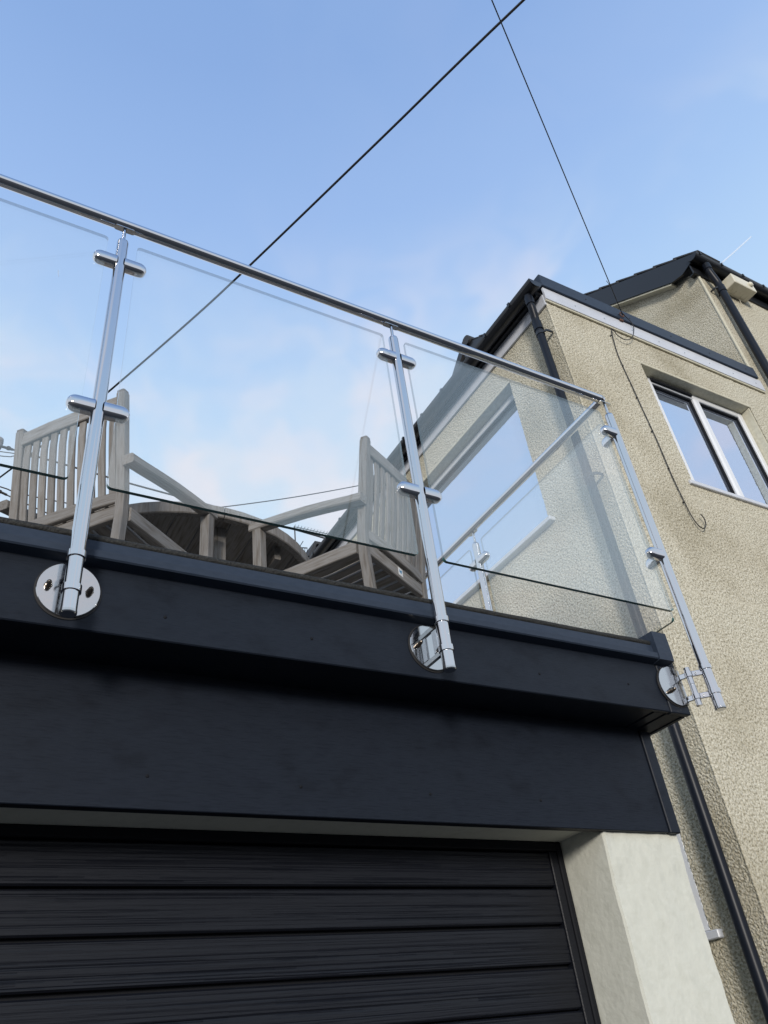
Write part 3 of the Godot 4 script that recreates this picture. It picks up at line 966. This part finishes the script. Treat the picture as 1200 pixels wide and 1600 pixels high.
func house() -> void:
	var h := thing("house", "cream roughcast house with black gutters, beside the terrace", "house")
	cast_lumps = noise(FastNoiseLite.TYPE_CELLULAR, 80.0, 1, 71)
	cast_lumps.cellular_return_type = FastNoiseLite.RETURN_DISTANCE
	cast_lumps.cellular_jitter = 1.0
	cast_waves = noise(FastNoiseLite.TYPE_SIMPLEX_SMOOTH, 5.0, 3, 72)
	var XM := 5.70      # corner of the tall part
	var EAVE := 5.965   # foot of the white fascia
	# window openings in the front and side walls
	var wx0 := 4.10; var wx1 := 5.335; var wy0 := 4.505; var wy1 := 5.665
	var sz0 := 3.02; var sz1 := 5.1; var sy0 := 4.36; var sy1 := 5.665
	var lz0 := 2.768; var lz1 := 3.7; var ly0 := 1.875; var ly1 := 2.9
	# lumpy faces
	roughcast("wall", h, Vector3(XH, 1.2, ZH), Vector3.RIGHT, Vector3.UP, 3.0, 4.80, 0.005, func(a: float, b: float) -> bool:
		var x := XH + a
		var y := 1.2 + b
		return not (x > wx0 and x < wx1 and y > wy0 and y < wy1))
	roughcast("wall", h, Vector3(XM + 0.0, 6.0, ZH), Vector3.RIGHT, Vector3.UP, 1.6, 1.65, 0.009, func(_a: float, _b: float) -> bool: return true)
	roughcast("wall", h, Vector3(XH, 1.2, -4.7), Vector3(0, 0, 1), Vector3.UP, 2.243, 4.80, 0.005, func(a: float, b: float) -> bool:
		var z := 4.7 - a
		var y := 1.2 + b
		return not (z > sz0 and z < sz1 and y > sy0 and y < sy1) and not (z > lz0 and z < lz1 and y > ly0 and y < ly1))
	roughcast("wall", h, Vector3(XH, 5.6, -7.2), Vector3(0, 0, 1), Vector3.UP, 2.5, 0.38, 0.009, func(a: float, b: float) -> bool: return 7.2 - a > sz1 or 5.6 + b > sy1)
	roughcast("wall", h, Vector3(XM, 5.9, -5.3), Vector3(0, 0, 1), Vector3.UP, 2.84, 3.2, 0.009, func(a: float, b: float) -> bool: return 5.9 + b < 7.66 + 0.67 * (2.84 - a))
	# what stands behind the thrown coat: plain wall of the same render
	var c := MB.new()
	c.box(Vector3((XH + wx0) / 2, 3.0, ZH - 0.14), Vector3(wx0 - XH, 6.0, 0.272))
	c.box(Vector3((wx1 + XM + 0.02) / 2, 3.0, ZH - 0.14), Vector3(XM + 0.02 - wx1, 6.0, 0.272))
	c.box(Vector3((XM + 0.02 + 11.0) / 2, 3.8, ZH - 0.14), Vector3(10.98 - XM, 7.6, 0.272))
	c.box(Vector3((wx0 + wx1) / 2, wy0 / 2, ZH - 0.14), Vector3(wx1 - wx0, wy0, 0.272))
	c.box(Vector3((wx0 + wx1) / 2, (wy1 + 6.0) / 2, ZH - 0.14), Vector3(wx1 - wx0, 6.0 - wy1, 0.272))
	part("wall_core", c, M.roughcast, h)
	var s := MB.new()
	var za := -2.74
	s.box(Vector3(XH + 0.14, 3.0, -(lz1 + 11.0) / 2 - 0.0), Vector3(0.272, 0.02, 0.02))
	for q in [[2.60, lz0, 0.0, 5.97], [lz0, lz1, 0.0, ly0], [lz0, sz0, ly1, 5.97], [sz0, lz1, ly1, sy0], [lz1, sz1, 0.0, sy0], [sz0, sz1, sy1, 5.97], [sz1, 10.5, 0.0, 5.97]]:
		s.box(Vector3(XH + 0.14, (q[2] + q[3]) / 2, -(q[0] + q[1]) / 2), Vector3(0.272, q[3] - q[2], q[1] - q[0]))
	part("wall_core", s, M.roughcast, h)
	var gb := MB.new()
	gb.plate([Vector2(-2.6, 4.5), Vector2(-2.6, 7.62), Vector2(-5.77, 9.85), Vector2(-9.2, 7.6), Vector2(-9.2, 4.5)], XM + 0.02, XM + 0.25, Transform3D(Basis(Vector3(0, 0, 1), Vector3.UP, Vector3(1, 0, 0)), Vector3.ZERO))
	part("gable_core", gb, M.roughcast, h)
	# plastered partition inside
	boxpart("inner_wall", Vector3(XH + 0.55, 0.0, -10.4), Vector3(10.9, 5.9, -3.0), M.reveal, h, 0.0)
	# reveals round the front window, smooth render
	var rv := MB.new()
	rv.box(Vector3((wx0 + wx1) / 2 - 0.02, wy1 + 0.010, ZH - 0.055), Vector3(wx1 - wx0 + 0.10, 0.022, 0.122), 0.004)
	rv.box(Vector3(wx1 + 0.009, (wy0 + wy1) / 2, ZH - 0.06), Vector3(0.022, wy1 - wy0, 0.115), 0.004)
	rv.plate([Vector2(wx0 - 0.02, ZH - 0.004), Vector2(wx0 + 0.002, ZH - 0.002), Vector2(wx0 + 0.125, ZH - 0.0835), Vector2(wx0 + 0.125, ZH - 0.14), Vector2(wx0 - 0.02, ZH - 0.14)], -wy0, -wy1, Transform3D(Basis(Vector3.RIGHT, PI / 2), Vector3.ZERO))
	part("window_reveal", rv, M.reveal, h)
	var win := window(h, Transform3D(Basis(), Vector3(wx0 + 0.127, wy0 + 0.002, ZH - 0.112)), wx1 - wx0 - 0.129, wy1 - wy0 - 0.004, [0.53])
	var tv := boxpart("trickle_vent", Vector3(0.04, 1.112, 0.031), Vector3(0.49, 1.142, 0.046), M.black_matt, win, 0.003)
	tv.set_meta("label", "dark trickle vent along the head of the left light")
	for k in 10:
		boxpart("vent_slot", Vector3(-0.215 + k * 0.044, -0.004, 0.0075), Vector3(-0.185 + k * 0.044, 0.004, 0.0088), M.black, tv, 0.0005)
	boxpart("sill", Vector3(wx0 - 0.045, wy0 - 0.034, ZH - 0.10), Vector3(wx1 + 0.04, wy0 - 0.001, ZH + 0.022), M.white, h, 0.004)
	# big side window
	var rs := MB.new()
	rs.box(Vector3(XH + 0.055, sy1 + 0.010, -(sz0 + sz1) / 2), Vector3(0.122, 0.022, sz1 - sz0), 0.004)
	rs.box(Vector3(XH + 0.06, (sy0 + sy1) / 2, -sz0 + 0.009), Vector3(0.115, sy1 - sy0, 0.022), 0.004)
	part("window_reveal", rs, M.reveal, h)
	window(h, Transform3D(Basis(Vector3(0, 0, 1), Vector3.UP, Vector3(-1, 0, 0)), Vector3(XH + 0.112, sy0 + 0.002, -sz1 + 0.002)), sz1 - sz0 - 0.004, sy1 - sy0 - 0.004, [])
	boxpart("sill", Vector3(XH - 0.05, sy0 - 0.034, -sz1 - 0.04), Vector3(XH + 0.10, sy0 - 0.001, -sz0 + 0.055), M.white, h, 0.004)
	# lower side window, mostly behind the pier
	window(h, Transform3D(Basis(Vector3(0, 0, 1), Vector3.UP, Vector3(-1, 0, 0)), Vector3(XH + 0.030, ly0 + 0.002, -lz1 + 0.002)), lz1 - lz0 - 0.004, ly1 - ly0 - 0.004, [0.5])
	boxpart("sill", Vector3(XH - 0.035, ly0 - 0.036, -lz1 - 0.04), Vector3(XH + 0.10, ly0 - 0.001, -lz0 + 0.062), M.white, h, 0.004)
	# flat roof of the low part: white board and dark capping
	var fasc := boxpart("white_fascia", Vector3(XH - 0.015, EAVE + 0.012, ZH + 0.008), Vector3(XM + 0.005, 6.105, ZH + 0.026), M.white, h, 0.002)
	for k in 8:
		var sc := MB.new()
		sc.lathe([Vector2(0.006, 0), Vector2(0.006, 0.002), Vector2(0, 0.0035)], Transform3D(Basis(Vector3.RIGHT, PI / 2), Vector3.ZERO), 10)
		part("screw", sc, M.steel_worn, fasc, Transform3D(Basis(), Vector3(XH + 0.28 + k * 0.293, 6.035, ZH + 0.026) - fasc.position))
	boxpart("fascia_bead", Vector3(XH - 0.015, EAVE - 0.006, ZH + 0.006), Vector3(XM + 0.005, EAVE + 0.011, ZH + 0.020), M.reveal, h, 0.002)
	var cap := boxpart("roof_capping", Vector3(XH - 0.03, 6.106, ZH - 0.02), Vector3(XM - 0.03, 6.236, ZH + 0.042), M.trim, h, 0.005)
	for k in 5:
		var sc := MB.new()
		sc.lathe([Vector2(0.007, 0), Vector2(0.007, 0.002), Vector2(0, 0.004)], Transform3D(Basis(Vector3.RIGHT, PI / 2), Vector3.ZERO), 10)
		part("screw", sc, M.black, cap, Transform3D(Basis(), Vector3(XH + 0.42 + k * 0.46, 6.17, ZH + 0.042) - cap.position))
	boxpart("flat_roof", Vector3(XH, 5.975, -10.4), Vector3(XM + 0.1, 6.19, ZH - 0.022), M.tile, h, 0.0)
	boxpart("white_fascia", Vector3(XH - 0.022, 5.93, -10.4), Vector3(XH - 0.004, 6.04, -3.79), M.white, h, 0.002)
	boxpart("white_fascia", Vector3(XH - 0.022, 5.93, -3.786), Vector3(XH - 0.004, 6.04, ZH + 0.005), M.white, h, 0.002)
	boxpart("side_capping", Vector3(XH - 0.055, 6.043, -10.4), Vector3(XH + 0.03, 6.205, ZH - 0.024), M.black, h, 0.004)
	gutter("side_gutter", h, Vector3(XH - 0.115, 6.085, -10.4), Vector3(XH - 0.115, 6.085, ZH + 0.055), Vector3(-1, 0, 0), 0.058)
	downpipe(h, [Vector3(XH - 0.115, 6.03, -2.508), Vector3(XH - 0.115, 5.93, -2.508), Vector3(XH - 0.108, 5.895, -2.512), Vector3(XH - 0.086, 5.835, -2.532), Vector3(XH - 0.08, 5.80, -2.538), Vector3(XH - 0.08, 5.7, -2.538), Vector3(XH - 0.08, 0.1, -2.538)], Vector3(1, 0, 0), [5.66, 4.34], 0.029)
	# tall part: eaves gutter, black boards, raking verge and tiles
	gutter("eaves_gutter", h, Vector3(XM - 0.12, 7.775, ZH + 0.085), Vector3(11.0, 7.775, ZH + 0.085), Vector3(0, 0, 1), 0.062)
	boxpart("eaves_board", Vector3(XM - 0.09, 7.60, ZH + 0.004), Vector3(11.0, 7.80, ZH + 0.021), M.black, h, 0.003)
	boxpart("soffit", Vector3(XM - 0.06, 7.625, ZH - 0.05), Vector3(11.0, 7.64, ZH + 0.003), M.black, h, 0.002)
	verge(h, XM)
	downpipe(h, [Vector3(XM + 0.06, 7.72, ZH + 0.085), Vector3(XM + 0.06, 7.64, ZH + 0.085), Vector3(XM + 0.065, 7.60, ZH + 0.085), Vector3(XM + 0.115, 7.49, ZH + 0.078), Vector3(XM + 0.125, 7.44, ZH + 0.076), Vector3(XM + 0.125, 7.3, ZH + 0.076), Vector3(XM + 0.125, 0.1, ZH + 0.076)], Vector3(0, 0, -1), [7.40, 5.5, 3.5], 0.036)
	# rendered corner bead of the tall part
	boxpart("corner_bead", Vector3(XM - 0.012, 6.24, ZH - 0.012), Vector3(XM + 0.012, 7.62, ZH + 0.011), M.reveal, h, 0.007)
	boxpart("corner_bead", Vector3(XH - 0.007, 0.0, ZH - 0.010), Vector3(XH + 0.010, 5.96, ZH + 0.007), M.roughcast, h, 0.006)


func downpipe(root: Node3D, pts: Array, wall: Vector3, clips: Array, r: float) -> void:
	var b := MB.new()
	b.tube(pts, r, 20)
	var p := part("downpipe", b, M.pipe, root)
	for k in [0, 4]:
		var s := MB.new()
		var a: Vector3 = pts[k + 1] if k == 0 else pts[4]
		var d: Vector3 = (pts[k + 1] - pts[k]).normalized() if k == 0 else Vector3.DOWN
		s.tube([a - d * 0.075 if k == 0 else a + d * 0.02, a - d * 0.0 if k == 0 else a + d * 0.10], r + 0.006, 20)
		part("pipe_socket", s, M.pipe, p)
	for y in clips:
		var at: Vector3 = pts[6]
		at.y = y
		var c := MB.new()
		c.tube([at + Vector3(0, -0.014, 0), at + Vector3(0, 0.014, 0)], r + 0.004, 20)
		var side := wall.cross(Vector3.UP)
		for s in [-1.0, 1.0]:
			c.bar([at + side * s * (r + 0.002), at + side * s * (r + 0.022) + wall * (r * 0.6), at + side * s * (r + 0.024) + wall * (r + 0.04)], Vector3.UP, 0.022, 0.008, 0.002)
		part("pipe_clip", c, M.black, p)


func verge(h: Node3D, XM: float) -> void:
	var up := Vector3(0, 0.67, -1).normalized()
	var lift := Vector3(0, 1, 0.67).normalized()
	var foot := Vector3(XM - 0.085, 7.80, ZH + 0.10)
	var len_ := 4.07
	# barge board along the rake, box end at its foot
	var o := MB.new()
	o.plate([Vector2(-0.02, -0.05), Vector2(0.10, -0.19), Vector2(0.22, -0.235), Vector2(len_, -0.235), Vector2(len_, 0.0), Vector2(0.0, 0.0)], -0.012, 0.012, Transform3D(Basis(up, lift, up.cross(lift)), foot))
	part("barge_board", o, M.black, h)
	var o3 := MB.new()
	o3.plate([Vector2(0.24, -0.256), Vector2(len_, -0.256), Vector2(len_, -0.238), Vector2(0.24, -0.238)], -0.03, 0.06, Transform3D(Basis(up, lift, up.cross(lift)), foot + Vector3(0.03, 0, 0)))
	part("verge_soffit", o3, M.reveal, h)
	# tiles: each course a stepped row end with the roof behind it
	var n := 15
	for k in n:
		var b := MB.new()
		var a := foot + up * (len_ * k / n - 0.03) + lift * 0.022
		b.box(Vector3(0.155, 0.0, 0.0), Vector3(0.33, 0.022, len_ / n + 0.05), 0.004, Transform3D(Basis(Vector3.RIGHT, 0.055) , Vector3.ZERO))
		part("roof_tile", b, M.tile, h, Transform3D(Basis(Vector3.RIGHT, lift, Vector3.RIGHT.cross(lift)), a + up * len_ / n * 0.5))
	var top := foot + up * len_ + lift * 0.02
	var rf := MB.new()
	rf.quad_from(Vector3(8, 0, -6), foot + Vector3(0.30, 0.012, 0), Vector3(11.2, foot.y + 0.012, foot.z), Vector3(11.2, top.y, top.z), top + Vector3(0.30, 0, 0))
	part("roof", rf, M.tile, h)
	var bk := MB.new()
	var down := Vector3(0, -0.9, -1).normalized()
	bk.quad_from(Vector3(8, 0, -4), top + Vector3(-0.03, 0, 0), Vector3(11.2, top.y, top.z), Vector3(11.2, top.y, top.z) + down * 5.2, top + Vector3(-0.03, 0, 0) + down * 5.2)
	part("roof", bk, M.tile, h)
	var bb := MB.new()
	bb.plate([Vector2(0, 0), Vector2(5.2, 0), Vector2(5.2, -0.22), Vector2(0, -0.22)], -0.012, 0.012, Transform3D(Basis(down, down.cross(Vector3.LEFT) * -1.0, Vector3.RIGHT), top + Vector3(0.03, -0.02, 0)))
	part("barge_board", bb, M.black, h)
	var rg := MB.new()
	rg.tube([top + Vector3(-0.05, -0.01, 0), Vector3(11.2, top.y - 0.01, top.z)], 0.085, 12)
	part("ridge", rg, M.tile, h)


func alarm_box() -> void:
	var t := thing("alarm_box", "cream box fixed under the black eaves gutter at the top right", "alarm box", Vector3(6.16, 7.50, ZH))
	boxpart("case", Vector3(-0.165, 0.0, 0.008), Vector3(0.165, 0.135, 0.160), M.alarm, t, 0.006)
	boxpart("back_plate", Vector3(-0.150, 0.008, 0.0), Vector3(0.150, 0.128, 0.0078), M.alarm, t, 0.002)
	var lamp := MB.new()
	lamp.lathe([Vector2(0.030, 0), Vector2(0.030, 0.010), Vector2(0.024, 0.022), Vector2(0.010, 0.028), Vector2(0, 0.029)], Transform3D(Basis(Vector3.RIGHT, PI / 2), Vector3(0.10, 0.085, 0.160)), 20, true)
	part("dome", lamp, M.alarm, t)
	for x in [-0.085, 0.075]:
		var k := MB.new()
		for q in [[Vector3(x - 0.03, 0, 0.06), Vector3(0.004, 0.004, 0.05)], [Vector3(x + 0.03, 0, 0.06), Vector3(0.004, 0.004, 0.05)], [Vector3(x, 0, 0.035), Vector3(0.06, 0.004, 0.004)]]:
			k.box(q[0], q[1], 0.0)
		part("knockout", k, M.reveal, t)
	var w := MB.new()
	w.tube([Vector3(0.045, 0.004, 0.03), Vector3(0.05, -0.03, 0.02), Vector3(0.062, -0.055, 0.012), Vector3(0.07, -0.06, 0.002)], 0.004, 8)
	part("wire", w, M.alarm, t)


# ------------------------------------------------------------------ cables, aerial, far roof, contrail
func smooth(pts: Array, per := 6) -> Array:
	var c := Curve3D.new()
	for i in pts.size():
		var t: Vector3 = (pts[mini(i + 1, pts.size() - 1)] - pts[maxi(i - 1, 0)]) / 6.0
		c.add_point(pts[i], -t, t)
	var out := []
	for i in pts.size() - 1:
		for k in per:
			out.append(c.sample(i, float(k) / per))
	out.append(pts[pts.size() - 1])
	return out


func cable(called: String, label: String, pts: Array, r: float, material: Material, per := 6) -> MeshInstance3D:
	var b := MB.new()
	b.tube(smooth(pts, per), r, 8)
	var o := part(numbered(called), b, material, self)
	tag(o, label, "cable")
	return o


func cables() -> void:
	cable("overhead_cable", "thick black cable crossing the sky from top centre down behind the left post", [Vector3(5.6, 7.05, 8.1), Vector3(3.93, 6.80, 3.6), Vector3(2.95, 6.69, 1.0), Vector3(2.183, 6.613, -1.052), Vector3(1.787, 6.520, -2.110), Vector3(1.335, 6.425, -3.319), Vector3(1.091, 6.400, -3.971), Vector3(0.712, 6.432, -4.987), Vector3(0.498, 6.474, -5.559), Vector3(0.132, 6.592, -6.536), Vector3(-0.65, 6.90, -8.6)], 0.0085, M.cable)
	# telephone drop: overhead, tied to a hook on the fascia, slack loop, then down the wall to a curled end
	var tel := thing("telephone_cable", "thin black cable tied to the white fascia, hanging down the wall to a curl", "cable")
	var B := Vector3(4.05, 6.165, ZH + 0.06)
	var d := Vector3(-0.853, 0, 0.522)
	var span := []
	for q in [[16.0, 7.1], [10.0, 6.35], [6.5, 6.08], [4.73, 6.03], [3.0, 6.04], [1.2, 6.10], [0.25, 6.15]]:
		var p: Vector3 = B + d * q[0]
		p.y = q[1]
		span.append(p)
	span.append(B)
	var loop := [B, Vector3(4.085, 6.145, ZH + 0.055), Vector3(4.140, 6.095, ZH + 0.05), Vector3(4.135, 6.02, ZH + 0.045), Vector3(4.07, 5.90, ZH + 0.04), Vector3(3.985, 5.845, ZH + 0.035), Vector3(3.92, 5.87, ZH + 0.03), Vector3(3.905, 5.93, ZH + 0.025), Vector3(3.897, 5.945, ZH + 0.02)]
	var a := MB.new()
	a.tube(smooth(span), 0.0035, 8)
	part("span", a, M.cable, tel)
	var b := MB.new()
	b.tube(smooth(loop), 0.0035, 8)
	part("slack_loop", b, M.cable, tel)
	var c := MB.new()
	c.tube(smooth([Vector3(3.895, 5.95, ZH + 0.018), Vector3(3.868, 5.80, ZH + 0.014), Vector3(3.850, 5.60, ZH + 0.013), Vector3(3.862, 5.30, ZH + 0.014), Vector3(3.872, 5.09, ZH + 0.013), Vector3(3.885, 4.80, ZH + 0.014), Vector3(3.886, 4.50, ZH + 0.014), Vector3(3.897, 4.30, ZH + 0.015), Vector3(3.905, 4.17, ZH + 0.018), Vector3(3.926, 4.095, ZH + 0.022), Vector3(3.962, 4.07, ZH + 0.026), Vector3(3.995, 4.10, ZH + 0.030), Vector3(4.005, 4.15, ZH + 0.032), Vector3(3.985, 4.185, ZH + 0.034)], 8), 0.0035, 8)
	part("drop", c, M.cable, tel)
	for y in [5.86, 5.52, 5.2, 4.88, 4.55, 4.27]:
		var x: float = 3.85 + (0.012 if y > 5.7 else 0.035 * (5.6 - y) / 1.1)
		boxpart("cable_clip", Vector3(x - 0.004, y - 0.004, ZH + 0.005), Vector3(x + 0.007, y + 0.004, ZH + 0.019), M.cable, tel, 0.002)
	var hook := MB.new()
	hook.box(Vector3(4.045, 6.115, ZH + 0.034), Vector3(0.036, 0.046, 0.014), 0.003)
	var ring := []
	for k in 13:
		var an := TAU * k / 12.0
		ring.append(Vector3(4.050 + 0.019 * cos(an), 6.150 + 0.024 * sin(an), ZH + 0.052))
	hook.tube(ring, 0.0042, 8, false)
	part("hook_bracket", hook, M.rust, tel)
	var tail := MB.new()
	var tp: Vector3 = B + d * 0.30 + Vector3(0, 0.0, 0)
	tail.tube([tp + Vector3(0, -0.015, 0), tp + Vector3(-0.03, 0.01, 0.01), tp + Vector3(-0.045, 0.035, 0.012)], 0.0022, 6)
	part("tie_wire", tail, M.cable, tel)
	# far wires seen beneath the glass
	cable("overhead_wire", "dark wire sloping down behind the left chair towards the table", [Vector3(-1.2, 10.70, -11.0), Vector3(0.006, 10.566, -11.0), Vector3(0.202, 10.547, -11.0), Vector3(1.255, 10.460, -11.0), Vector3(2.146, 10.386, -11.0), Vector3(3.675, 10.294, -11.0), Vector3(4.663, 10.214, -11.0), Vector3(5.976, 10.105, -11.0)], 0.016, M.cable_pale)
	cable("overhead_wire", "long sagging wire behind the table, rising to the right chair", [Vector3(-1.2, 10.3, -11.5), Vector3(0.148, 10.129, -11.5), Vector3(0.319, 10.097, -11.5), Vector3(0.799, 10.069, -11.5), Vector3(1.677, 10.102, -11.5), Vector3(2.389, 10.235, -11.5), Vector3(3.212, 10.453, -11.5), Vector3(4.094, 10.795, -11.5), Vector3(5.449, 11.390, -11.5), Vector3(6.911, 12.097, -11.5), Vector3(8.402, 12.870, -11.5)], 0.011, M.cable_pale)
	var spl := cable("overhead_wire", "steep thick wire low at the left edge, under the left chair", [Vector3(-0.6, 9.90, -11.0), Vector3(0.060, 9.689, -11.0), Vector3(0.324, 9.597, -11.0), Vector3(1.170, 9.338, -11.0), Vector3(1.661, 9.181, -11.0)], 0.011, M.cable_pale)
	var sleeve := MB.new()
	sleeve.tube([Vector3(-0.05, 9.725, -11.0), Vector3(0.17, 9.65, -11.0)], 0.032, 10)
	sleeve.tube([Vector3(0.17, 9.65, -11.0), Vector3(0.26, 9.62, -11.0)], 0.02, 10)
	part("splice_sleeve", sleeve, M.cable, spl)
	cable("service_loop", "upper of two thin slack wires left of the left chair", [Vector3(-0.5, 10.47, -11.0), Vector3(-0.068, 10.445, -11.0), Vector3(0.238, 10.475, -11.0), Vector3(0.65, 10.512, -11.0)], 0.008, M.cable_pale)
	cable("service_loop", "lower of two thin slack wires left of the left chair", [Vector3(-0.5, 10.37, -11.0), Vector3(-0.053, 10.354, -11.0), Vector3(0.179, 10.387, -11.0), Vector3(0.250, 10.424, -11.0), Vector3(0.60, 10.505, -11.0)], 0.008, M.cable_pale)
	var ins := thing("insulator", "rounded grey insulator at the left edge behind the left chair", "insulator", Vector3(-0.04, 10.62, -11.02))
	var ib := MB.new()
	ib.lathe([Vector2(0, -0.10), Vector2(0.07, -0.095), Vector2(0.085, -0.03), Vector2(0.06, -0.01), Vector2(0.085, 0.02), Vector2(0.08, 0.09), Vector2(0.03, 0.12), Vector2(0, 0.125)], Transform3D(), 20, true)
	part("body", ib, M.wall_grey, ins)
	var sh := MB.new()
	sh.tube([Vector3(0.05, -0.06, 0.02), Vector3(0.24, -0.075, 0.02)], 0.022, 8)
	part("shackle", sh, M.cable, ins)
	var rg := []
	for k in 13:
		var an := TAU * k / 12.0
		rg.append(Vector3(0.175 + 0.035 * cos(an), -0.065 + 0.035 * sin(an), 0.02))
	var rm := MB.new()
	rm.tube(rg, 0.010, 8, false)
	part("ring", rm, M.cable, ins)


func far_things() -> void:
	var n := thing("neighbour_house", "grey gabled top of a far house beside the table edge", "house")
	var w := MB.new()
	w.plate([Vector2(6.93, 7.0), Vector2(6.93, 11.85), Vector2(7.09, 12.20), Vector2(9.4, 12.22), Vector2(9.4, 7.0)], -18.0, -14.0)
	part("wall", w, M.wall_grey, n)
	var r := MB.new()
	r.plate([Vector2(6.86, 11.80), Vector2(7.06, 12.27), Vector2(9.5, 12.30), Vector2(9.5, 12.22), Vector2(7.11, 12.20), Vector2(6.93, 11.78)], -18.1, -13.9)
	part("roof_edge", r, M.tile, n)
	for x in [7.3, 7.62]:
		boxpart("wall_batten", Vector3(x, 9.0, -13.998), Vector3(x + 0.035, 12.18, -13.96), M.cable_pale, n, 0.002)
	# television aerial
	var t := thing("television_aerial", "thin metal television aerial beside the far grey gable", "aerial", Vector3(6.735, 7.0, -14.3))
	var m := MB.new()
	m.tube([Vector3(0, 0, 0), Vector3(0.0, 5.87, 0)], 0.017, 8)
	part("mast", m, M.cable_pale, t)
	var boom := MB.new()
	boom.tube([Vector3(-0.03, 5.86, 0.02), Vector3(0.86, 5.80, 0.1)], 0.011, 6)
	part("boom", boom, M.cable_pale, t)
	for k in 11:
		var e := MB.new()
		var c := Vector3(-0.01 + 0.083 * k, 5.87 - 0.0056 * k, 0.02 + 0.0075 * k)
		e.tube([c + Vector3(0.02, 0.03, -0.10), c + Vector3(-0.02, -0.02, 0.10)], 0.008, 5)
		part("element", e, M.cable, t)
	var b2 := MB.new()
	b2.tube([Vector3(-0.08, 5.22, 0.04), Vector3(0.30, 5.30, 0.02)], 0.014, 6)
	b2.tube([Vector3(0.05, 5.20, 0.02), Vector3(0.20, 5.48, 0.02)], 0.010, 6)
	b2.tube([Vector3(0.06, 5.26, 0.02), Vector3(0.26, 5.06, 0.05)], 0.010, 6)
	part("lower_aerial", b2, M.cable, t)
	for k in 5:
		var e := MB.new()
		var c := Vector3(0.16 + 0.06 * k, 5.20 + 0.004 * k, 0.05)
		e.tube([c + Vector3(0, -0.05, 0), c + Vector3(0, 0.05, 0)], 0.008, 5)
		part("element", e, M.cable, t)
	var v := MB.new()
	v.tube([Vector3(776.7, 829.9, -300), Vector3(820, 874.0, -300), Vector3(915.8, 972.8, -300)], 1.05, 8)
	var o := part("contrail", v, M.vapour, self)
	tag(o, "short thin white contrail in the sky above the right roof", "contrail")


func _ready() -> void:
	surroundings()
	materials()
	var g := MB.new()
	g.box(Vector3(0, -0.25, 0), Vector3(3000, 0.5, 3000))
	structure("ground", g, M.asphalt)
	garage()
	house()
	balustrade()
	garden_chair("left teak armchair, its back hidden partly behind the left post", Vector3(0.257, 2.70, -2.365), -0.877, 0, false)
	garden_chair("right teak armchair with a small white and blue label on its seat rail", Vector3(1.463, 2.70, -2.209), 0.519, 1, true)
	garden_table()
	alarm_box()
	cables()
	far_things()
